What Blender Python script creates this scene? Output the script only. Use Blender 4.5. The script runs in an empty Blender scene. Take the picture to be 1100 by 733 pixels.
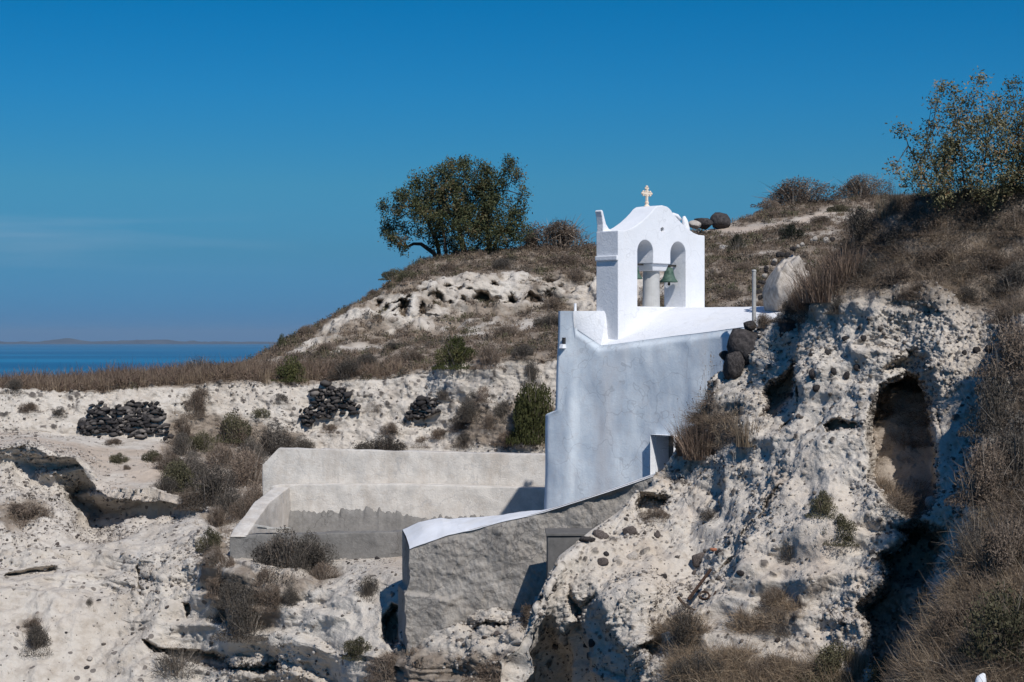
import bpy, math, random
import numpy as np
from mathutils import Vector, Matrix

random.seed(7)
RNG = np.random.default_rng(11)
F, CX, CY = 2100.0, 550.0, 365.5          # focal length and level line used to survey the place
PI = math.pi
SC = bpy.context.scene
COL = SC.collection

def P(px, py, Y):
    px, py, Y = np.broadcast_arrays(np.asarray(px, float), np.asarray(py, float), np.asarray(Y, float))
    return np.stack([(px - CX) / F * Y, Y, (CY - py) / F * Y], -1)

# ------------------------------------------------------------------ noise
def _hash(ix, iy, iz, seed):
    h = (ix.astype(np.uint32) * np.uint32(374761393) + iy.astype(np.uint32) * np.uint32(668265263)
         + iz.astype(np.uint32) * np.uint32(2147483647) + np.uint32((seed * 1274126177) & 0xffffffff))
    h = (h ^ (h >> np.uint32(13))) * np.uint32(1274126177)
    h = (h ^ (h >> np.uint32(16))) * np.uint32(2246822519)
    h = h ^ (h >> np.uint32(15))
    return h.astype(np.float32) / np.float32(4294967295.0)

def vnoise(p, seed=0):
    f0 = np.floor(p)
    i = f0.astype(np.int64) & 0xffffffff
    f = (p - f0).astype(np.float32)
    w = f * f * f * (f * (f * 6 - 15) + 10)
    ix, iy, iz = i[..., 0], i[..., 1], i[..., 2]
    out = np.zeros(ix.shape, np.float32)
    for dx in (0, 1):
        wx = w[..., 0] if dx else 1 - w[..., 0]
        for dy in (0, 1):
            wy = w[..., 1] if dy else 1 - w[..., 1]
            for dz in (0, 1):
                wz = w[..., 2] if dz else 1 - w[..., 2]
                out += wx * wy * wz * _hash((ix + dx) & 0xffffffff, (iy + dy) & 0xffffffff, (iz + dz) & 0xffffffff, seed)
    return out * 2 - 1

def fbm(p, octv=4, gain=0.5, seed=0, ridged=False):
    a, s, tot = 1.0, np.zeros(p.shape[:-1], np.float32), 0.0
    for o in range(octv):
        n = vnoise(p * (2.03 ** o) + 17.3 * o, seed + o)
        if ridged:
            n = 1 - 2 * np.abs(n)
        s += a * n; tot += a; a *= gain
    return s / tot

def cells(p, seed=0):
    """nearest feature point: distance and a random value of its cell"""
    f0 = np.floor(p); i = f0.astype(np.int64); f = (p - f0).astype(np.float32)
    best = np.full(p.shape[:-1], 9.0, np.float32); rid = np.zeros(p.shape[:-1], np.float32)
    for dx in (-1, 0, 1):
        for dy in (-1, 0, 1):
            for dz in (-1, 0, 1):
                ix = (i[..., 0] + dx) & 0xffffffff; iy = (i[..., 1] + dy) & 0xffffffff; iz = (i[..., 2] + dz) & 0xffffffff
                d = ((dx + _hash(ix, iy, iz, seed + 1) - f[..., 0]) ** 2 + (dy + _hash(ix, iy, iz, seed + 2) - f[..., 1]) ** 2
                     + (dz + _hash(ix, iy, iz, seed + 3) - f[..., 2]) ** 2)
                m = d < best
                best = np.where(m, d, best); rid = np.where(m, _hash(ix, iy, iz, seed + 4), rid)
    return np.sqrt(best), rid

def sstep(a, b, x):
    t = np.clip((x - a) / (b - a), 0, 1)
    return t * t * (3 - 2 * t)

# ------------------------------------------------------------------ materials
def new_mat(name):
    m = bpy.data.materials.new(name); m.use_nodes = True
    nt = m.node_tree; b = nt.nodes['Principled BSDF']
    b.inputs['Specular IOR Level'].default_value = 0.2
    b.inputs['Roughness'].default_value = 0.9
    return m, nt, b

def N(nt, t, **kw):
    n = nt.nodes.new(t)
    for k, v in kw.items():
        if k.startswith('i_'):
            key = k[2:]
            n.inputs[int(key) if key.isdigit() else key.replace('_', ' ')].default_value = v
        else:
            setattr(n, k, v)
    return n

def ramp(nt, fac, stops):
    r = N(nt, 'ShaderNodeValToRGB')
    e = r.color_ramp.elements
    while len(e) < len(stops): e.new(0.5)
    for el, (p, c) in zip(e, stops):
        el.position = p; el.color = (*c, 1) if len(c) == 3 else c
    nt.links.new(fac, r.inputs[0])
    return r.outputs[0]

def mix(nt, fac, a, b, mode='MIX'):
    m = N(nt, 'ShaderNodeMix', data_type='RGBA', blend_type=mode)
    for s, v in ((0, fac), (6, a), (7, b)):
        if isinstance(v, (int, float)): m.inputs[s].default_value = v
        elif isinstance(v, tuple): m.inputs[s].default_value = (*v, 1)
        else: nt.links.new(v, m.inputs[s])
    return m.outputs[2]

def noise_tex(nt, scale, detail=5, rough=0.55, coord='Object', stretch=None):
    tc = N(nt, 'ShaderNodeTexCoord')
    src = tc.outputs[coord]
    if stretch:
        mp = N(nt, 'ShaderNodeMapping'); mp.inputs['Scale'].default_value = stretch
        nt.links.new(src, mp.inputs[0]); src = mp.outputs[0]
    n = N(nt, 'ShaderNodeTexNoise'); n.inputs['Scale'].default_value = scale
    n.inputs['Detail'].default_value = detail; n.inputs['Roughness'].default_value = rough
    nt.links.new(src, n.inputs['Vector'])
    return n.outputs['Fac']

def bump(nt, b, h, strength=0.5, dist=0.02):
    bn = N(nt, 'ShaderNodeBump'); bn.inputs['Strength'].default_value = strength; bn.inputs['Distance'].default_value = dist
    nt.links.new(h, bn.inputs['Height']); nt.links.new(bn.outputs[0], b.inputs['Normal'])

def attr(nt, name):
    return N(nt, 'ShaderNodeAttribute', attribute_name=name).outputs['Fac']

def terrain_mat(name, fine, speck):
    m, nt, b = new_mat(name)
    n1 = noise_tex(nt, 0.55, 6, 0.6); n2 = noise_tex(nt, fine, 5, 0.65)
    pum = ramp(nt, n1, [(0.3, (0.42, 0.357, 0.293)), (0.5, (0.525, 0.466, 0.402)), (0.7, (0.585, 0.535, 0.475))])
    pum = mix(nt, 0.45, pum, ramp(nt, n2, [(0.34, (0.36, 0.30, 0.24)), (0.56, (0.62, 0.56, 0.485))]))
    # small dark lava crumbs bedded in the pumice
    tc = N(nt, 'ShaderNodeTexCoord')
    vo = N(nt, 'ShaderNodeTexVoronoi'); vo.inputs['Scale'].default_value = speck
    nt.links.new(tc.outputs['Object'], vo.inputs['Vector'])
    sep = N(nt, 'ShaderNodeSeparateColor'); nt.links.new(vo.outputs['Color'], sep.inputs[0])
    c1 = N(nt, 'ShaderNodeMath', operation='LESS_THAN'); c1.inputs[1].default_value = 0.27
    nt.links.new(vo.outputs['Distance'], c1.inputs[0])
    c2 = N(nt, 'ShaderNodeMath', operation='LESS_THAN'); c2.inputs[1].default_value = 0.26
    nt.links.new(sep.outputs[0], c2.inputs[0])
    c3 = N(nt, 'ShaderNodeMath', operation='MULTIPLY'); nt.links.new(c1.outputs[0], c3.inputs[0]); nt.links.new(c2.outputs[0], c3.inputs[1])
    col = mix(nt, c3.outputs[0], pum, (0.19, 0.165, 0.145))
    pale = attr(nt, 'pale')
    col = mix(nt, pale, col, (0.62, 0.565, 0.495))
    rosy = attr(nt, 'rosy')
    col = mix(nt, rosy, col, (0.49, 0.39, 0.305))
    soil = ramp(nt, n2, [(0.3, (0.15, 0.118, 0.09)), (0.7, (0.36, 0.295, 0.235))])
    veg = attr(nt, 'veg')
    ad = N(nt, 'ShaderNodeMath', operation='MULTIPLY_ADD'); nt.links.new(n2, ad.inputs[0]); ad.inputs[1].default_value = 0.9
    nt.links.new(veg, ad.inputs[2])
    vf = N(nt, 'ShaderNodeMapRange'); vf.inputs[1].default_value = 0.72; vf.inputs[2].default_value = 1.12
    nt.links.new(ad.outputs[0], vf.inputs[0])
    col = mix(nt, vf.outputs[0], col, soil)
    cl = attr(nt, 'clast')
    stone = ramp(nt, n2, [(0.3, (0.06, 0.052, 0.048)), (0.7, (0.20, 0.172, 0.15))])
    col = mix(nt, cl, col, stone)
    nt.links.new(col, b.inputs['Base Color'])
    n3 = noise_tex(nt, fine * 1.7, 6, 0.7)
    bump(nt, b, n3, 0.8, 0.40 / fine)
    b.inputs['Roughness'].default_value = 0.95; b.inputs['Specular IOR Level'].default_value = 0.05
    return m

def plain(name, a, c, scale=8, rough=0.85, bs=0.3, bd=0.02, spec=0.2, detail=5, stretch=None):
    m, nt, b = new_mat(name)
    n = noise_tex(nt, scale, detail, 0.6, stretch=stretch)
    nt.links.new(ramp(nt, n, [(0.32, a), (0.68, c)]), b.inputs['Base Color'])
    b.inputs['Roughness'].default_value = rough; b.inputs['Specular IOR Level'].default_value = spec
    if bs: bump(nt, b, n, bs, bd)
    return m

def tone_mat(name, stops, rough=0.85, trans=0.0, objvar=True):
    """leaves and stems: a 'tone' value on the points picks the colour"""
    m, nt, b = new_mat(name)
    t = attr(nt, 'tone')
    col = ramp(nt, t, stops)
    if objvar:
        oi = N(nt, 'ShaderNodeObjectInfo')
        hv = N(nt, 'ShaderNodeHueSaturation')
        mr = N(nt, 'ShaderNodeMapRange'); mr.inputs[3].default_value = 0.75; mr.inputs[4].default_value = 1.25
        nt.links.new(oi.outputs['Random'], mr.inputs[0]); nt.links.new(mr.outputs[0], hv.inputs['Value'])
        nt.links.new(col, hv.inputs['Color']); col = hv.outputs[0]
    nt.links.new(col, b.inputs['Base Color'])
    b.inputs['Roughness'].default_value = rough; b.inputs['Specular IOR Level'].default_value = 0.15
    if trans:
        tr = N(nt, 'ShaderNodeBsdfTranslucent'); nt.links.new(col, tr.inputs[0])
        ms = N(nt, 'ShaderNodeMixShader'); ms.inputs[0].default_value = trans
        nt.links.new(b.outputs[0], ms.inputs[1]); nt.links.new(tr.outputs[0], ms.inputs[2])
        nt.links.new(ms.outputs[0], nt.nodes['Material Output'].inputs[0])
    return m

M = {}
M['hill'] = terrain_mat('pumice_hillside', 3.0, 3.6)
M['cliff'] = terrain_mat('pumice_cliff', 6.5, 9.0)
def white_mat(name, base, stain, grey, gscale, amount, bstr=0.22):
    m, nt, b = new_mat(name)
    n1 = noise_tex(nt, gscale, 6, 0.6); n2 = noise_tex(nt, 1.3, 5, 0.6, stretch=(1, 1, 0.3)); n3 = noise_tex(nt, 22, 6, 0.6)
    col = mix(nt, ramp(nt, n1, [(0.42, (0, 0, 0)), (0.75, (amount, amount, amount))]), base, grey)
    col = mix(nt, ramp(nt, n2, [(0.5, (0, 0, 0)), (0.8, (amount * 1.2,) * 3)]), col, stain)
    n5 = noise_tex(nt, 7, 6, 0.7, stretch=(1, 1, 0.12)); n6 = noise_tex(nt, 5, 6, 0.75)
    col = mix(nt, ramp(nt, n5, [(0.56, (0, 0, 0)), (0.72, (amount * 0.6,) * 3)]), col, grey)
    col = mix(nt, ramp(nt, n6, [(0.52, (0, 0, 0)), (0.60, (amount * 0.35,) * 3)]), col, stain)
    tcv = N(nt, 'ShaderNodeTexCoord'); wv_ = N(nt, 'ShaderNodeTexNoise'); wv_.inputs['Scale'].default_value = 2.0; nt.links.new(tcv.outputs['Object'], wv_.inputs['Vector'])
    dm = N(nt, 'ShaderNodeVectorMath', operation='MULTIPLY_ADD'); nt.links.new(wv_.outputs['Color'], dm.inputs[0]); dm.inputs[1].default_value = (0.9, 0.9, 0.9); nt.links.new(tcv.outputs['Object'], dm.inputs[2])
    vc = N(nt, 'ShaderNodeTexVoronoi', feature='DISTANCE_TO_EDGE'); vc.inputs['Scale'].default_value = 0.75; nt.links.new(dm.outputs[0], vc.inputs['Vector'])
    col = mix(nt, ramp(nt, vc.outputs['Distance'], [(0.0, (0.35 * amount,) * 3), (0.012, (0, 0, 0))]), col, (0.25, 0.25, 0.26))
    nt.links.new(col, b.inputs['Base Color'])
    a = N(nt, 'ShaderNodeMath', operation='MULTIPLY_ADD'); nt.links.new(n1, a.inputs[0]); a.inputs[1].default_value = 2.0
    nt.links.new(n3, a.inputs[2])
    bump(nt, b, a.outputs[0], bstr, 0.03)
    b.inputs['Roughness'].default_value = 0.8
    return m
M['white'] = white_mat('limewash', (0.76, 0.76, 0.775), (0.72, 0.70, 0.68), (0.66, 0.665, 0.68), 2.2, 0.55, 0.3)
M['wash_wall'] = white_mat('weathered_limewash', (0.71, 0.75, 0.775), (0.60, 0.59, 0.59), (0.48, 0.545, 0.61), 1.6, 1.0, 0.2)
M['coping'] = white_mat('coping_limewash', (0.70, 0.70, 0.72), (0.60, 0.57, 0.53), (0.56, 0.55, 0.54), 3.0, 0.5)
M['cream'] = white_mat('old_cream_plaster', (0.60, 0.555, 0.50), (0.42, 0.36, 0.30), (0.38, 0.355, 0.325), 2.0, 1.0, 0.5)
def render_mat(name, cols, streak, bs, bd):
    m, nt, b = new_mat(name)
    n1 = noise_tex(nt, 1.3, 6, 0.65); n2 = noise_tex(nt, 9, 6, 0.7); n3 = noise_tex(nt, 2.5, 6, 0.6, stretch=(1, 1, streak))
    col = ramp(nt, n1, [(0.3, cols[0]), (0.55, cols[1]), (0.72, cols[2])])
    col = mix(nt, 0.45, col, ramp(nt, n2, [(0.3, cols[0]), (0.7, cols[2])]))
    col = mix(nt, ramp(nt, n3, [(0.5, (0, 0, 0)), (0.75, (0.5, 0.5, 0.5))]), col, cols[3])
    tcv = N(nt, 'ShaderNodeTexCoord'); wv_ = N(nt, 'ShaderNodeTexNoise'); wv_.inputs['Scale'].default_value = 1.6; wv_.inputs['Detail'].default_value = 5; nt.links.new(tcv.outputs['Object'], wv_.inputs['Vector'])
    dm = N(nt, 'ShaderNodeVectorMath', operation='MULTIPLY_ADD'); nt.links.new(wv_.outputs['Color'], dm.inputs[0]); dm.inputs[1].default_value = (1.2, 1.2, 1.2); nt.links.new(tcv.outputs['Object'], dm.inputs[2])
    vc = N(nt, 'ShaderNodeTexVoronoi', feature='DISTANCE_TO_EDGE'); vc.inputs['Scale'].default_value = 0.6; nt.links.new(dm.outputs[0], vc.inputs['Vector'])
    col = mix(nt, ramp(nt, vc.outputs['Distance'], [(0.0, (0.6, 0.6, 0.6)), (0.010, (0, 0, 0))]), col, (0.06, 0.055, 0.05))
    nt.links.new(col, b.inputs['Base Color'])
    bump(nt, b, n2, bs, bd)
    b.inputs['Roughness'].default_value = 0.95; b.inputs['Specular IOR Level'].default_value = 0.08
    return m
M['rough_wall'] = render_mat('rough_lime_render', [(0.24, 0.21, 0.18), (0.36, 0.325, 0.285), (0.47, 0.43, 0.385), (0.22, 0.195, 0.17)], 0.3, 1.0, 0.06)
M['grey_render'] = render_mat('grey_cement_render', [(0.13, 0.122, 0.112), (0.20, 0.188, 0.172), (0.29, 0.27, 0.25), (0.11, 0.10, 0.092)], 0.5, 0.7, 0.04)
M['cement'] = plain('bare_cement', (0.10, 0.094, 0.088), (0.155, 0.145, 0.135), 6, 0.9, 0.3, 0.01)
M['pier'] = plain('grey_pier', (0.40, 0.39, 0.37), (0.50, 0.49, 0.47), 5, 0.85, 0.3, 0.01)
M['lava'] = plain('dark_lava', (0.022, 0.020, 0.021), (0.085, 0.075, 0.072), 5, 0.95, 0.9, 0.05, 0.15)
M['rubble'] = plain('brown_lava', (0.06, 0.048, 0.043), (0.17, 0.14, 0.125), 7, 0.95, 0.8, 0.04, 0.1)
M['pumice'] = plain('loose_pumice', (0.30, 0.26, 0.22), (0.52, 0.47, 0.42), 6, 0.95, 0.8, 0.04, 0.05)
M['bronze'] = plain('green_bronze', (0.035, 0.07, 0.055), (0.095, 0.15, 0.115), 14, 0.6, 0.2, 0.005)
M['iron'] = plain('dark_iron', (0.02, 0.02, 0.02), (0.05, 0.045, 0.04), 20, 0.7, 0.2, 0.003)
M['rust'] = plain('rusted_iron', (0.03, 0.018, 0.013), (0.085, 0.05, 0.035), 25, 0.85, 0.5, 0.005)
M['wood'] = plain('weathered_timber', (0.36, 0.33, 0.29), (0.55, 0.52, 0.47), 7, 0.85, 0.4, 0.005, stretch=(8, 8, 1))
M['cross'] = plain('cream_cross', (0.66, 0.50, 0.36), (0.82, 0.72, 0.60), 9, 0.7, 0.2, 0.005)
M['pole'] = plain('galvanised_pole', (0.30, 0.29, 0.28), (0.45, 0.44, 0.42), 10, 0.6, 0.1, 0.003)
M['dark'] = plain('dark_inside', (0.02, 0.022, 0.025), (0.05, 0.05, 0.055), 4)
M['terracotta'] = plain('terracotta', (0.28, 0.10, 0.055), (0.38, 0.16, 0.09), 14)
M['tree_leaf'] = tone_mat('tree_leaves', [(0, (0.028, 0.034, 0.019)), (0.45, (0.066, 0.078, 0.035)), (0.75, (0.11, 0.11, 0.05)), (1, (0.14, 0.09, 0.048))], 0.65, 0.15, False)
M['bark'] = plain('bark', (0.035, 0.028, 0.022), (0.10, 0.08, 0.065), 9, 0.95, 0.8, 0.03, stretch=(4, 4, 1))
M['green_leaf'] = tone_mat('green_scrub', [(0, (0.03, 0.036, 0.014)), (0.5, (0.062, 0.068, 0.024)), (1, (0.13, 0.115, 0.05))], 0.8, 0.15)
M['olive_leaf'] = tone_mat('olive_scrub', [(0, (0.05, 0.047, 0.027)), (0.5, (0.10, 0.092, 0.052)), (1, (0.19, 0.165, 0.10))], 0.8, 0.15)
M['brown_leaf'] = tone_mat('brown_scrub', [(0, (0.065, 0.048, 0.037)), (0.5, (0.15, 0.112, 0.084)), (1, (0.30, 0.23, 0.175))], 0.9, 0.1)
M['grey_leaf'] = tone_mat('grey_scrub', [(0, (0.040, 0.034, 0.029)), (0.5, (0.085, 0.073, 0.061)), (1, (0.18, 0.156, 0.13))], 0.9, 0.1)
M['dark_leaf'] = tone_mat('dark_scrub', [(0, (0.012, 0.014, 0.010)), (0.5, (0.026, 0.030, 0.020)), (1, (0.06, 0.06, 0.04))], 0.8, 0.1)
M['straw'] = tone_mat('straw_grass', [(0, (0.11, 0.078, 0.052)), (0.5, (0.22, 0.160, 0.108)), (1, (0.40, 0.32, 0.225))], 0.85, 0.15)
M['twig'] = tone_mat('dry_twigs', [(0, (0.055, 0.042, 0.034)), (0.5, (0.14, 0.112, 0.09)), (1, (0.34, 0.29, 0.24))], 0.9, 0.0)
M['bush_leaf'] = tone_mat('grey_green_leaves', [(0, (0.055, 0.055, 0.028)), (0.5, (0.155, 0.145, 0.075)), (0.85, (0.27, 0.235, 0.135)), (1, (0.30, 0.17, 0.09))], 0.7, 0.15, False)

# ------------------------------------------------------------------ object helpers
def link(o, parent=None):
    COL.objects.link(o)
    if parent is not None: o.parent = parent
    return o

def tag(o, label=None, cat=None, group=None, kind=None):
    for k, v in (('label', label), ('category', cat), ('group', group), ('kind', kind)):
        if v: o[k] = v
    return o

def mesh_np(name, V, tris=None, quads=None, mat=None, attrs=None, smooth=False):
    V = np.asarray(V, np.float32).reshape(-1, 3)
    me = bpy.data.meshes.new(name)
    nt = 0 if tris is None else len(tris); nq = 0 if quads is None else len(quads)
    me.vertices.add(len(V)); me.vertices.foreach_set('co', V.ravel())
    loops = np.concatenate([a for a in ((np.asarray(tris, np.int32).ravel() if nt else np.zeros(0, np.int32)),
                                        (np.asarray(quads, np.int32).ravel() if nq else np.zeros(0, np.int32)))])
    me.loops.add(len(loops)); me.loops.foreach_set('vertex_index', loops.astype(np.int32))
    starts = np.concatenate([np.arange(nt) * 3, nt * 3 + np.arange(nq) * 4]).astype(np.int32)
    me.polygons.add(nt + nq)
    me.polygons.foreach_set('loop_start', starts)
    me.polygons.foreach_set('loop_total', np.concatenate([np.full(nt, 3), np.full(nq, 4)]).astype(np.int32))
    if smooth: me.polygons.foreach_set('use_smooth', np.ones(nt + nq, bool))
    for k, v in (attrs or {}).items():
        a = me.attributes.new(k, 'FLOAT', 'POINT'); a.data.foreach_set('value', np.asarray(v, np.float32).ravel())
    if mat: me.materials.append(mat)
    me.update(calc_edges=True); me.validate()
    return me

class MB:
    def __init__(s): s.v = []; s.f = []; s.t = []
    def add(s, verts, faces, tone=0.5):
        o = len(s.v); s.v += [tuple(map(float, v)) for v in verts]; s.f += [tuple(i + o for i in f) for f in faces]
        s.t += [tone] * len(verts)
    def box(s, x0, x1, y0, y1, z0, z1):
        s.add([(x, y, z) for x in (x0, x1) for y in (y0, y1) for z in (z0, z1)],
              [(0, 1, 3, 2), (4, 6, 7, 5), (0, 4, 5, 1), (2, 3, 7, 6), (0, 2, 6, 4), (1, 5, 7, 3)])
    def hexa(s, lo, hi):
        """lo, hi: four corners each, same winding"""
        s.add(list(lo) + list(hi), [(3, 2, 1, 0), (4, 5, 6, 7), (0, 1, 5, 4), (1, 2, 6, 5), (2, 3, 7, 6), (3, 0, 4, 7)])
    def tube(s, pts, radii, n=6, tone=0.5, cap=True):
        pts = [Vector(p) for p in pts]
        if not hasattr(radii, '__len__'): radii = [radii] * len(pts)
        vs = []; fs = []
        for i, p in enumerate(pts):
            t = (pts[min(i + 1, len(pts) - 1)] - pts[max(i - 1, 0)])
            if t.length < 1e-9: t = Vector((0, 0, 1))
            t.normalize()
            a = t.orthogonal().normalized() if i == 0 else (pa - t * pa.dot(t)).normalized()
            pa = a; b = t.cross(a)
            for k in range(n):
                th = 2 * PI * k / n
                vs.append(p + (a * math.cos(th) + b * math.sin(th)) * radii[i])
        for i in range(len(pts) - 1):
            for k in range(n):
                k2 = (k + 1) % n
                fs.append((i * n + k, i * n + k2, (i + 1) * n + k2, (i + 1) * n + k))
        if cap:
            fs.append(tuple(range(n - 1, -1, -1))); fs.append(tuple((len(pts) - 1) * n + k for k in range(n)))
        s.add(vs, fs, tone)
    def lathe(s, prof, n=20, c=(0, 0, 0)):
        vs = []; fs = []
        for r, z in prof:
            for k in range(n):
                th = 2 * PI * k / n
                vs.append((c[0] + r * math.cos(th), c[1] + r * math.sin(th), c[2] + z))
        for i in range(len(prof) - 1):
            for k in range(n):
                k2 = (k + 1) % n
                fs.append((i * n + k, i * n + k2, (i + 1) * n + k2, (i + 1) * n + k))
        s.add(vs, fs)
    def mesh(s, name, mat, smooth=False):
        me = bpy.data.meshes.new(name); me.from_pydata(s.v, [], s.f); me.materials.append(mat)
        a = me.attributes.new('tone', 'FLOAT', 'POINT'); a.data.foreach_set('value', np.array(s.t, np.float32))
        me.validate(); me.update()
        if smooth: me.polygons.foreach_set('use_smooth', np.ones(len(me.polygons), bool))
        return me
    def build(s, name, mat, parent=None, smooth=False, bevel=0.0, rough=0.0, seed=1, cuts=0):
        me = s.mesh(name, mat, smooth)
        if bevel or cuts or rough:
            import bmesh
            bm = bmesh.new(); bm.from_mesh(me)
            bmesh.ops.recalc_face_normals(bm, faces=bm.faces)
            if bevel:
                bmesh.ops.bevel(bm, geom=bm.edges[:], offset=bevel, segments=2, affect='EDGES', profile=0.6)
            if cuts:
                for _ in range(24):
                    es = [e for e in bm.edges if e.calc_length() > cuts]
                    if not es: break
                    bmesh.ops.subdivide_edges(bm, edges=es, cuts=1)
                    bmesh.ops.triangulate(bm, faces=[f for f in bm.faces if len(f.verts) > 4])
            if rough:
                bm.normal_update()
                V = np.array([v.co[:] for v in bm.verts]); Nn = np.array([v.normal[:] for v in bm.verts])
                d = fbm(V * 1.7, 3, 0.5, seed) * rough + fbm(V * 9, 3, 0.6, seed + 5) * rough * 0.35
                V = V + Nn * d[:, None]
                for v, c in zip(bm.verts, V): v.co = c
            bm.to_mesh(me); bm.free()
            if smooth or rough: me.polygons.foreach_set('use_smooth', np.ones(len(me.polygons), bool))
        return link(bpy.data.objects.new(name, me), parent)

def empty(name, loc=(0, 0, 0), rz=0.0):
    o = bpy.data.objects.new(name, None); o.location = loc; o.rotation_euler = (0, 0, rz); o.empty_display_size = 0.3
    return link(o)

# ------------------------------------------------------------------ terrain sheets
def smooth1(a, k, axis):
    ker = np.hanning(k + 2)[1:-1]; ker /= ker.sum()
    pad = [(0, 0)] * a.ndim; pad[axis] = (k // 2, k // 2)
    ap = np.pad(a, pad, mode='edge')
    return np.apply_along_axis(lambda v: np.convolve(v, ker, 'valid'), axis, ap)

def loft(cols, S, rows, steps):
    py = []; Y = []; T = []
    for r in rows:
        py.append(smooth1(np.interp(cols, r[0] if len(r) == 3 else S, r[-2]), 9, 0)); Y.append(smooth1(np.interp(cols, r[0] if len(r) == 3 else S, r[-1]), 9, 0))
    py = np.array(py); Y = np.array(Y)
    PY = []; YY = []
    for i, n in enumerate(steps):
        last = i == len(steps) - 1
        t = np.linspace(0, 1, n + (1 if last else 0), endpoint=last)[:, None]
        PY.append(py[i] * (1 - t) + py[i + 1] * t); YY.append(Y[i] * (1 - t) + Y[i + 1] * t); T.append(i + t[:, 0])
    PY = np.concatenate(PY); YY = np.concatenate(YY)
    return smooth1(PY, 5, 0), smooth1(YY, 5, 0), np.concatenate(T)

def poly_sd(px, py, poly):
    """signed distance (positive inside) to a polygon, survey pixels"""
    d = np.full(px.shape, 1e9, np.float32); ins = np.zeros(px.shape, bool)
    n = len(poly)
    for i in range(n):
        x0, y0 = poly[i]; x1, y1 = poly[(i + 1) % n]
        ex, ey = x1 - x0, y1 - y0
        t = np.clip(((px - x0) * ex + (py - y0) * ey) / (ex * ex + ey * ey + 1e-9), 0, 1)
        d = np.minimum(d, np.hypot(px - x0 - t * ex, py - y0 - t * ey))
        c = ((y0 > py) != (y1 > py)) & (px < (x1 - x0) * (py - y0) / (y1 - y0 + 1e-12) + x0)
        ins ^= c
    return np.where(ins, d, -d)

def grid_normals(V):
    du = np.gradient(V, axis=1); dv = np.gradient(V, axis=0)
    n = np.cross(du, dv); n /= np.linalg.norm(n, axis=-1, keepdims=True) + 1e-12
    flip = (n * V).sum(-1) > 0       # face the valley side
    n[flip] *= -1
    return n

def dent(V, PX, PYm, feats, seed):
    w1 = fbm(V * 1.1, 3, 0.6, seed) ; w2 = fbm(V * 4.5, 3, 0.6, seed + 9)
    for poly, depth, soft, jag in feats:
        xs = [p[0] for p in poly]; ys = [p[1] for p in poly]
        sel = (PX > min(xs) - 40) & (PX < max(xs) + 40) & (PYm > min(ys) - 40) & (PYm < max(ys) + 40)
        if not sel.any(): continue
        sd = poly_sd(PX[sel], PYm[sel], poly) + w1[sel] * jag + w2[sel] * jag * 0.5
        w = sstep(-soft * 0.2, soft, sd)
        Yc = V[sel][:, 1]
        V[sel] = V[sel] * ((Yc + depth * w) / Yc)[:, None]
    return V

LAYERS = []
def finish_layer(name, V, PX, PYm, attrs, mat, kind='structure'):
    R, C = V.shape[:2]
    idx = np.arange(R * C).reshape(R, C)
    q = np.stack([idx[:-1, :-1], idx[1:, :-1], idx[1:, 1:], idx[:-1, 1:]], -1).reshape(-1, 4)
    me = mesh_np(name, V, quads=q, mat=mat, attrs=attrs, smooth=True)
    o = link(bpy.data.objects.new(name, me)); o['kind'] = kind
    n = grid_normals(V)
    fx = CX + V[..., 0] / V[..., 1] * F; fy = CY - V[..., 2] / V[..., 1] * F
    du = np.linalg.norm(np.gradient(V, axis=1), axis=-1); dv = np.linalg.norm(np.gradient(V, axis=0), axis=-1)
    LAYERS.append(dict(name=name, V=V.reshape(-1, 3), n=n.reshape(-1, 3), fx=fx.ravel(), fy=fy.ravel(), area=(du * dv).ravel(),
                       **{k: np.asarray(v).ravel() for k, v in attrs.items()}))
    return o

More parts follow.
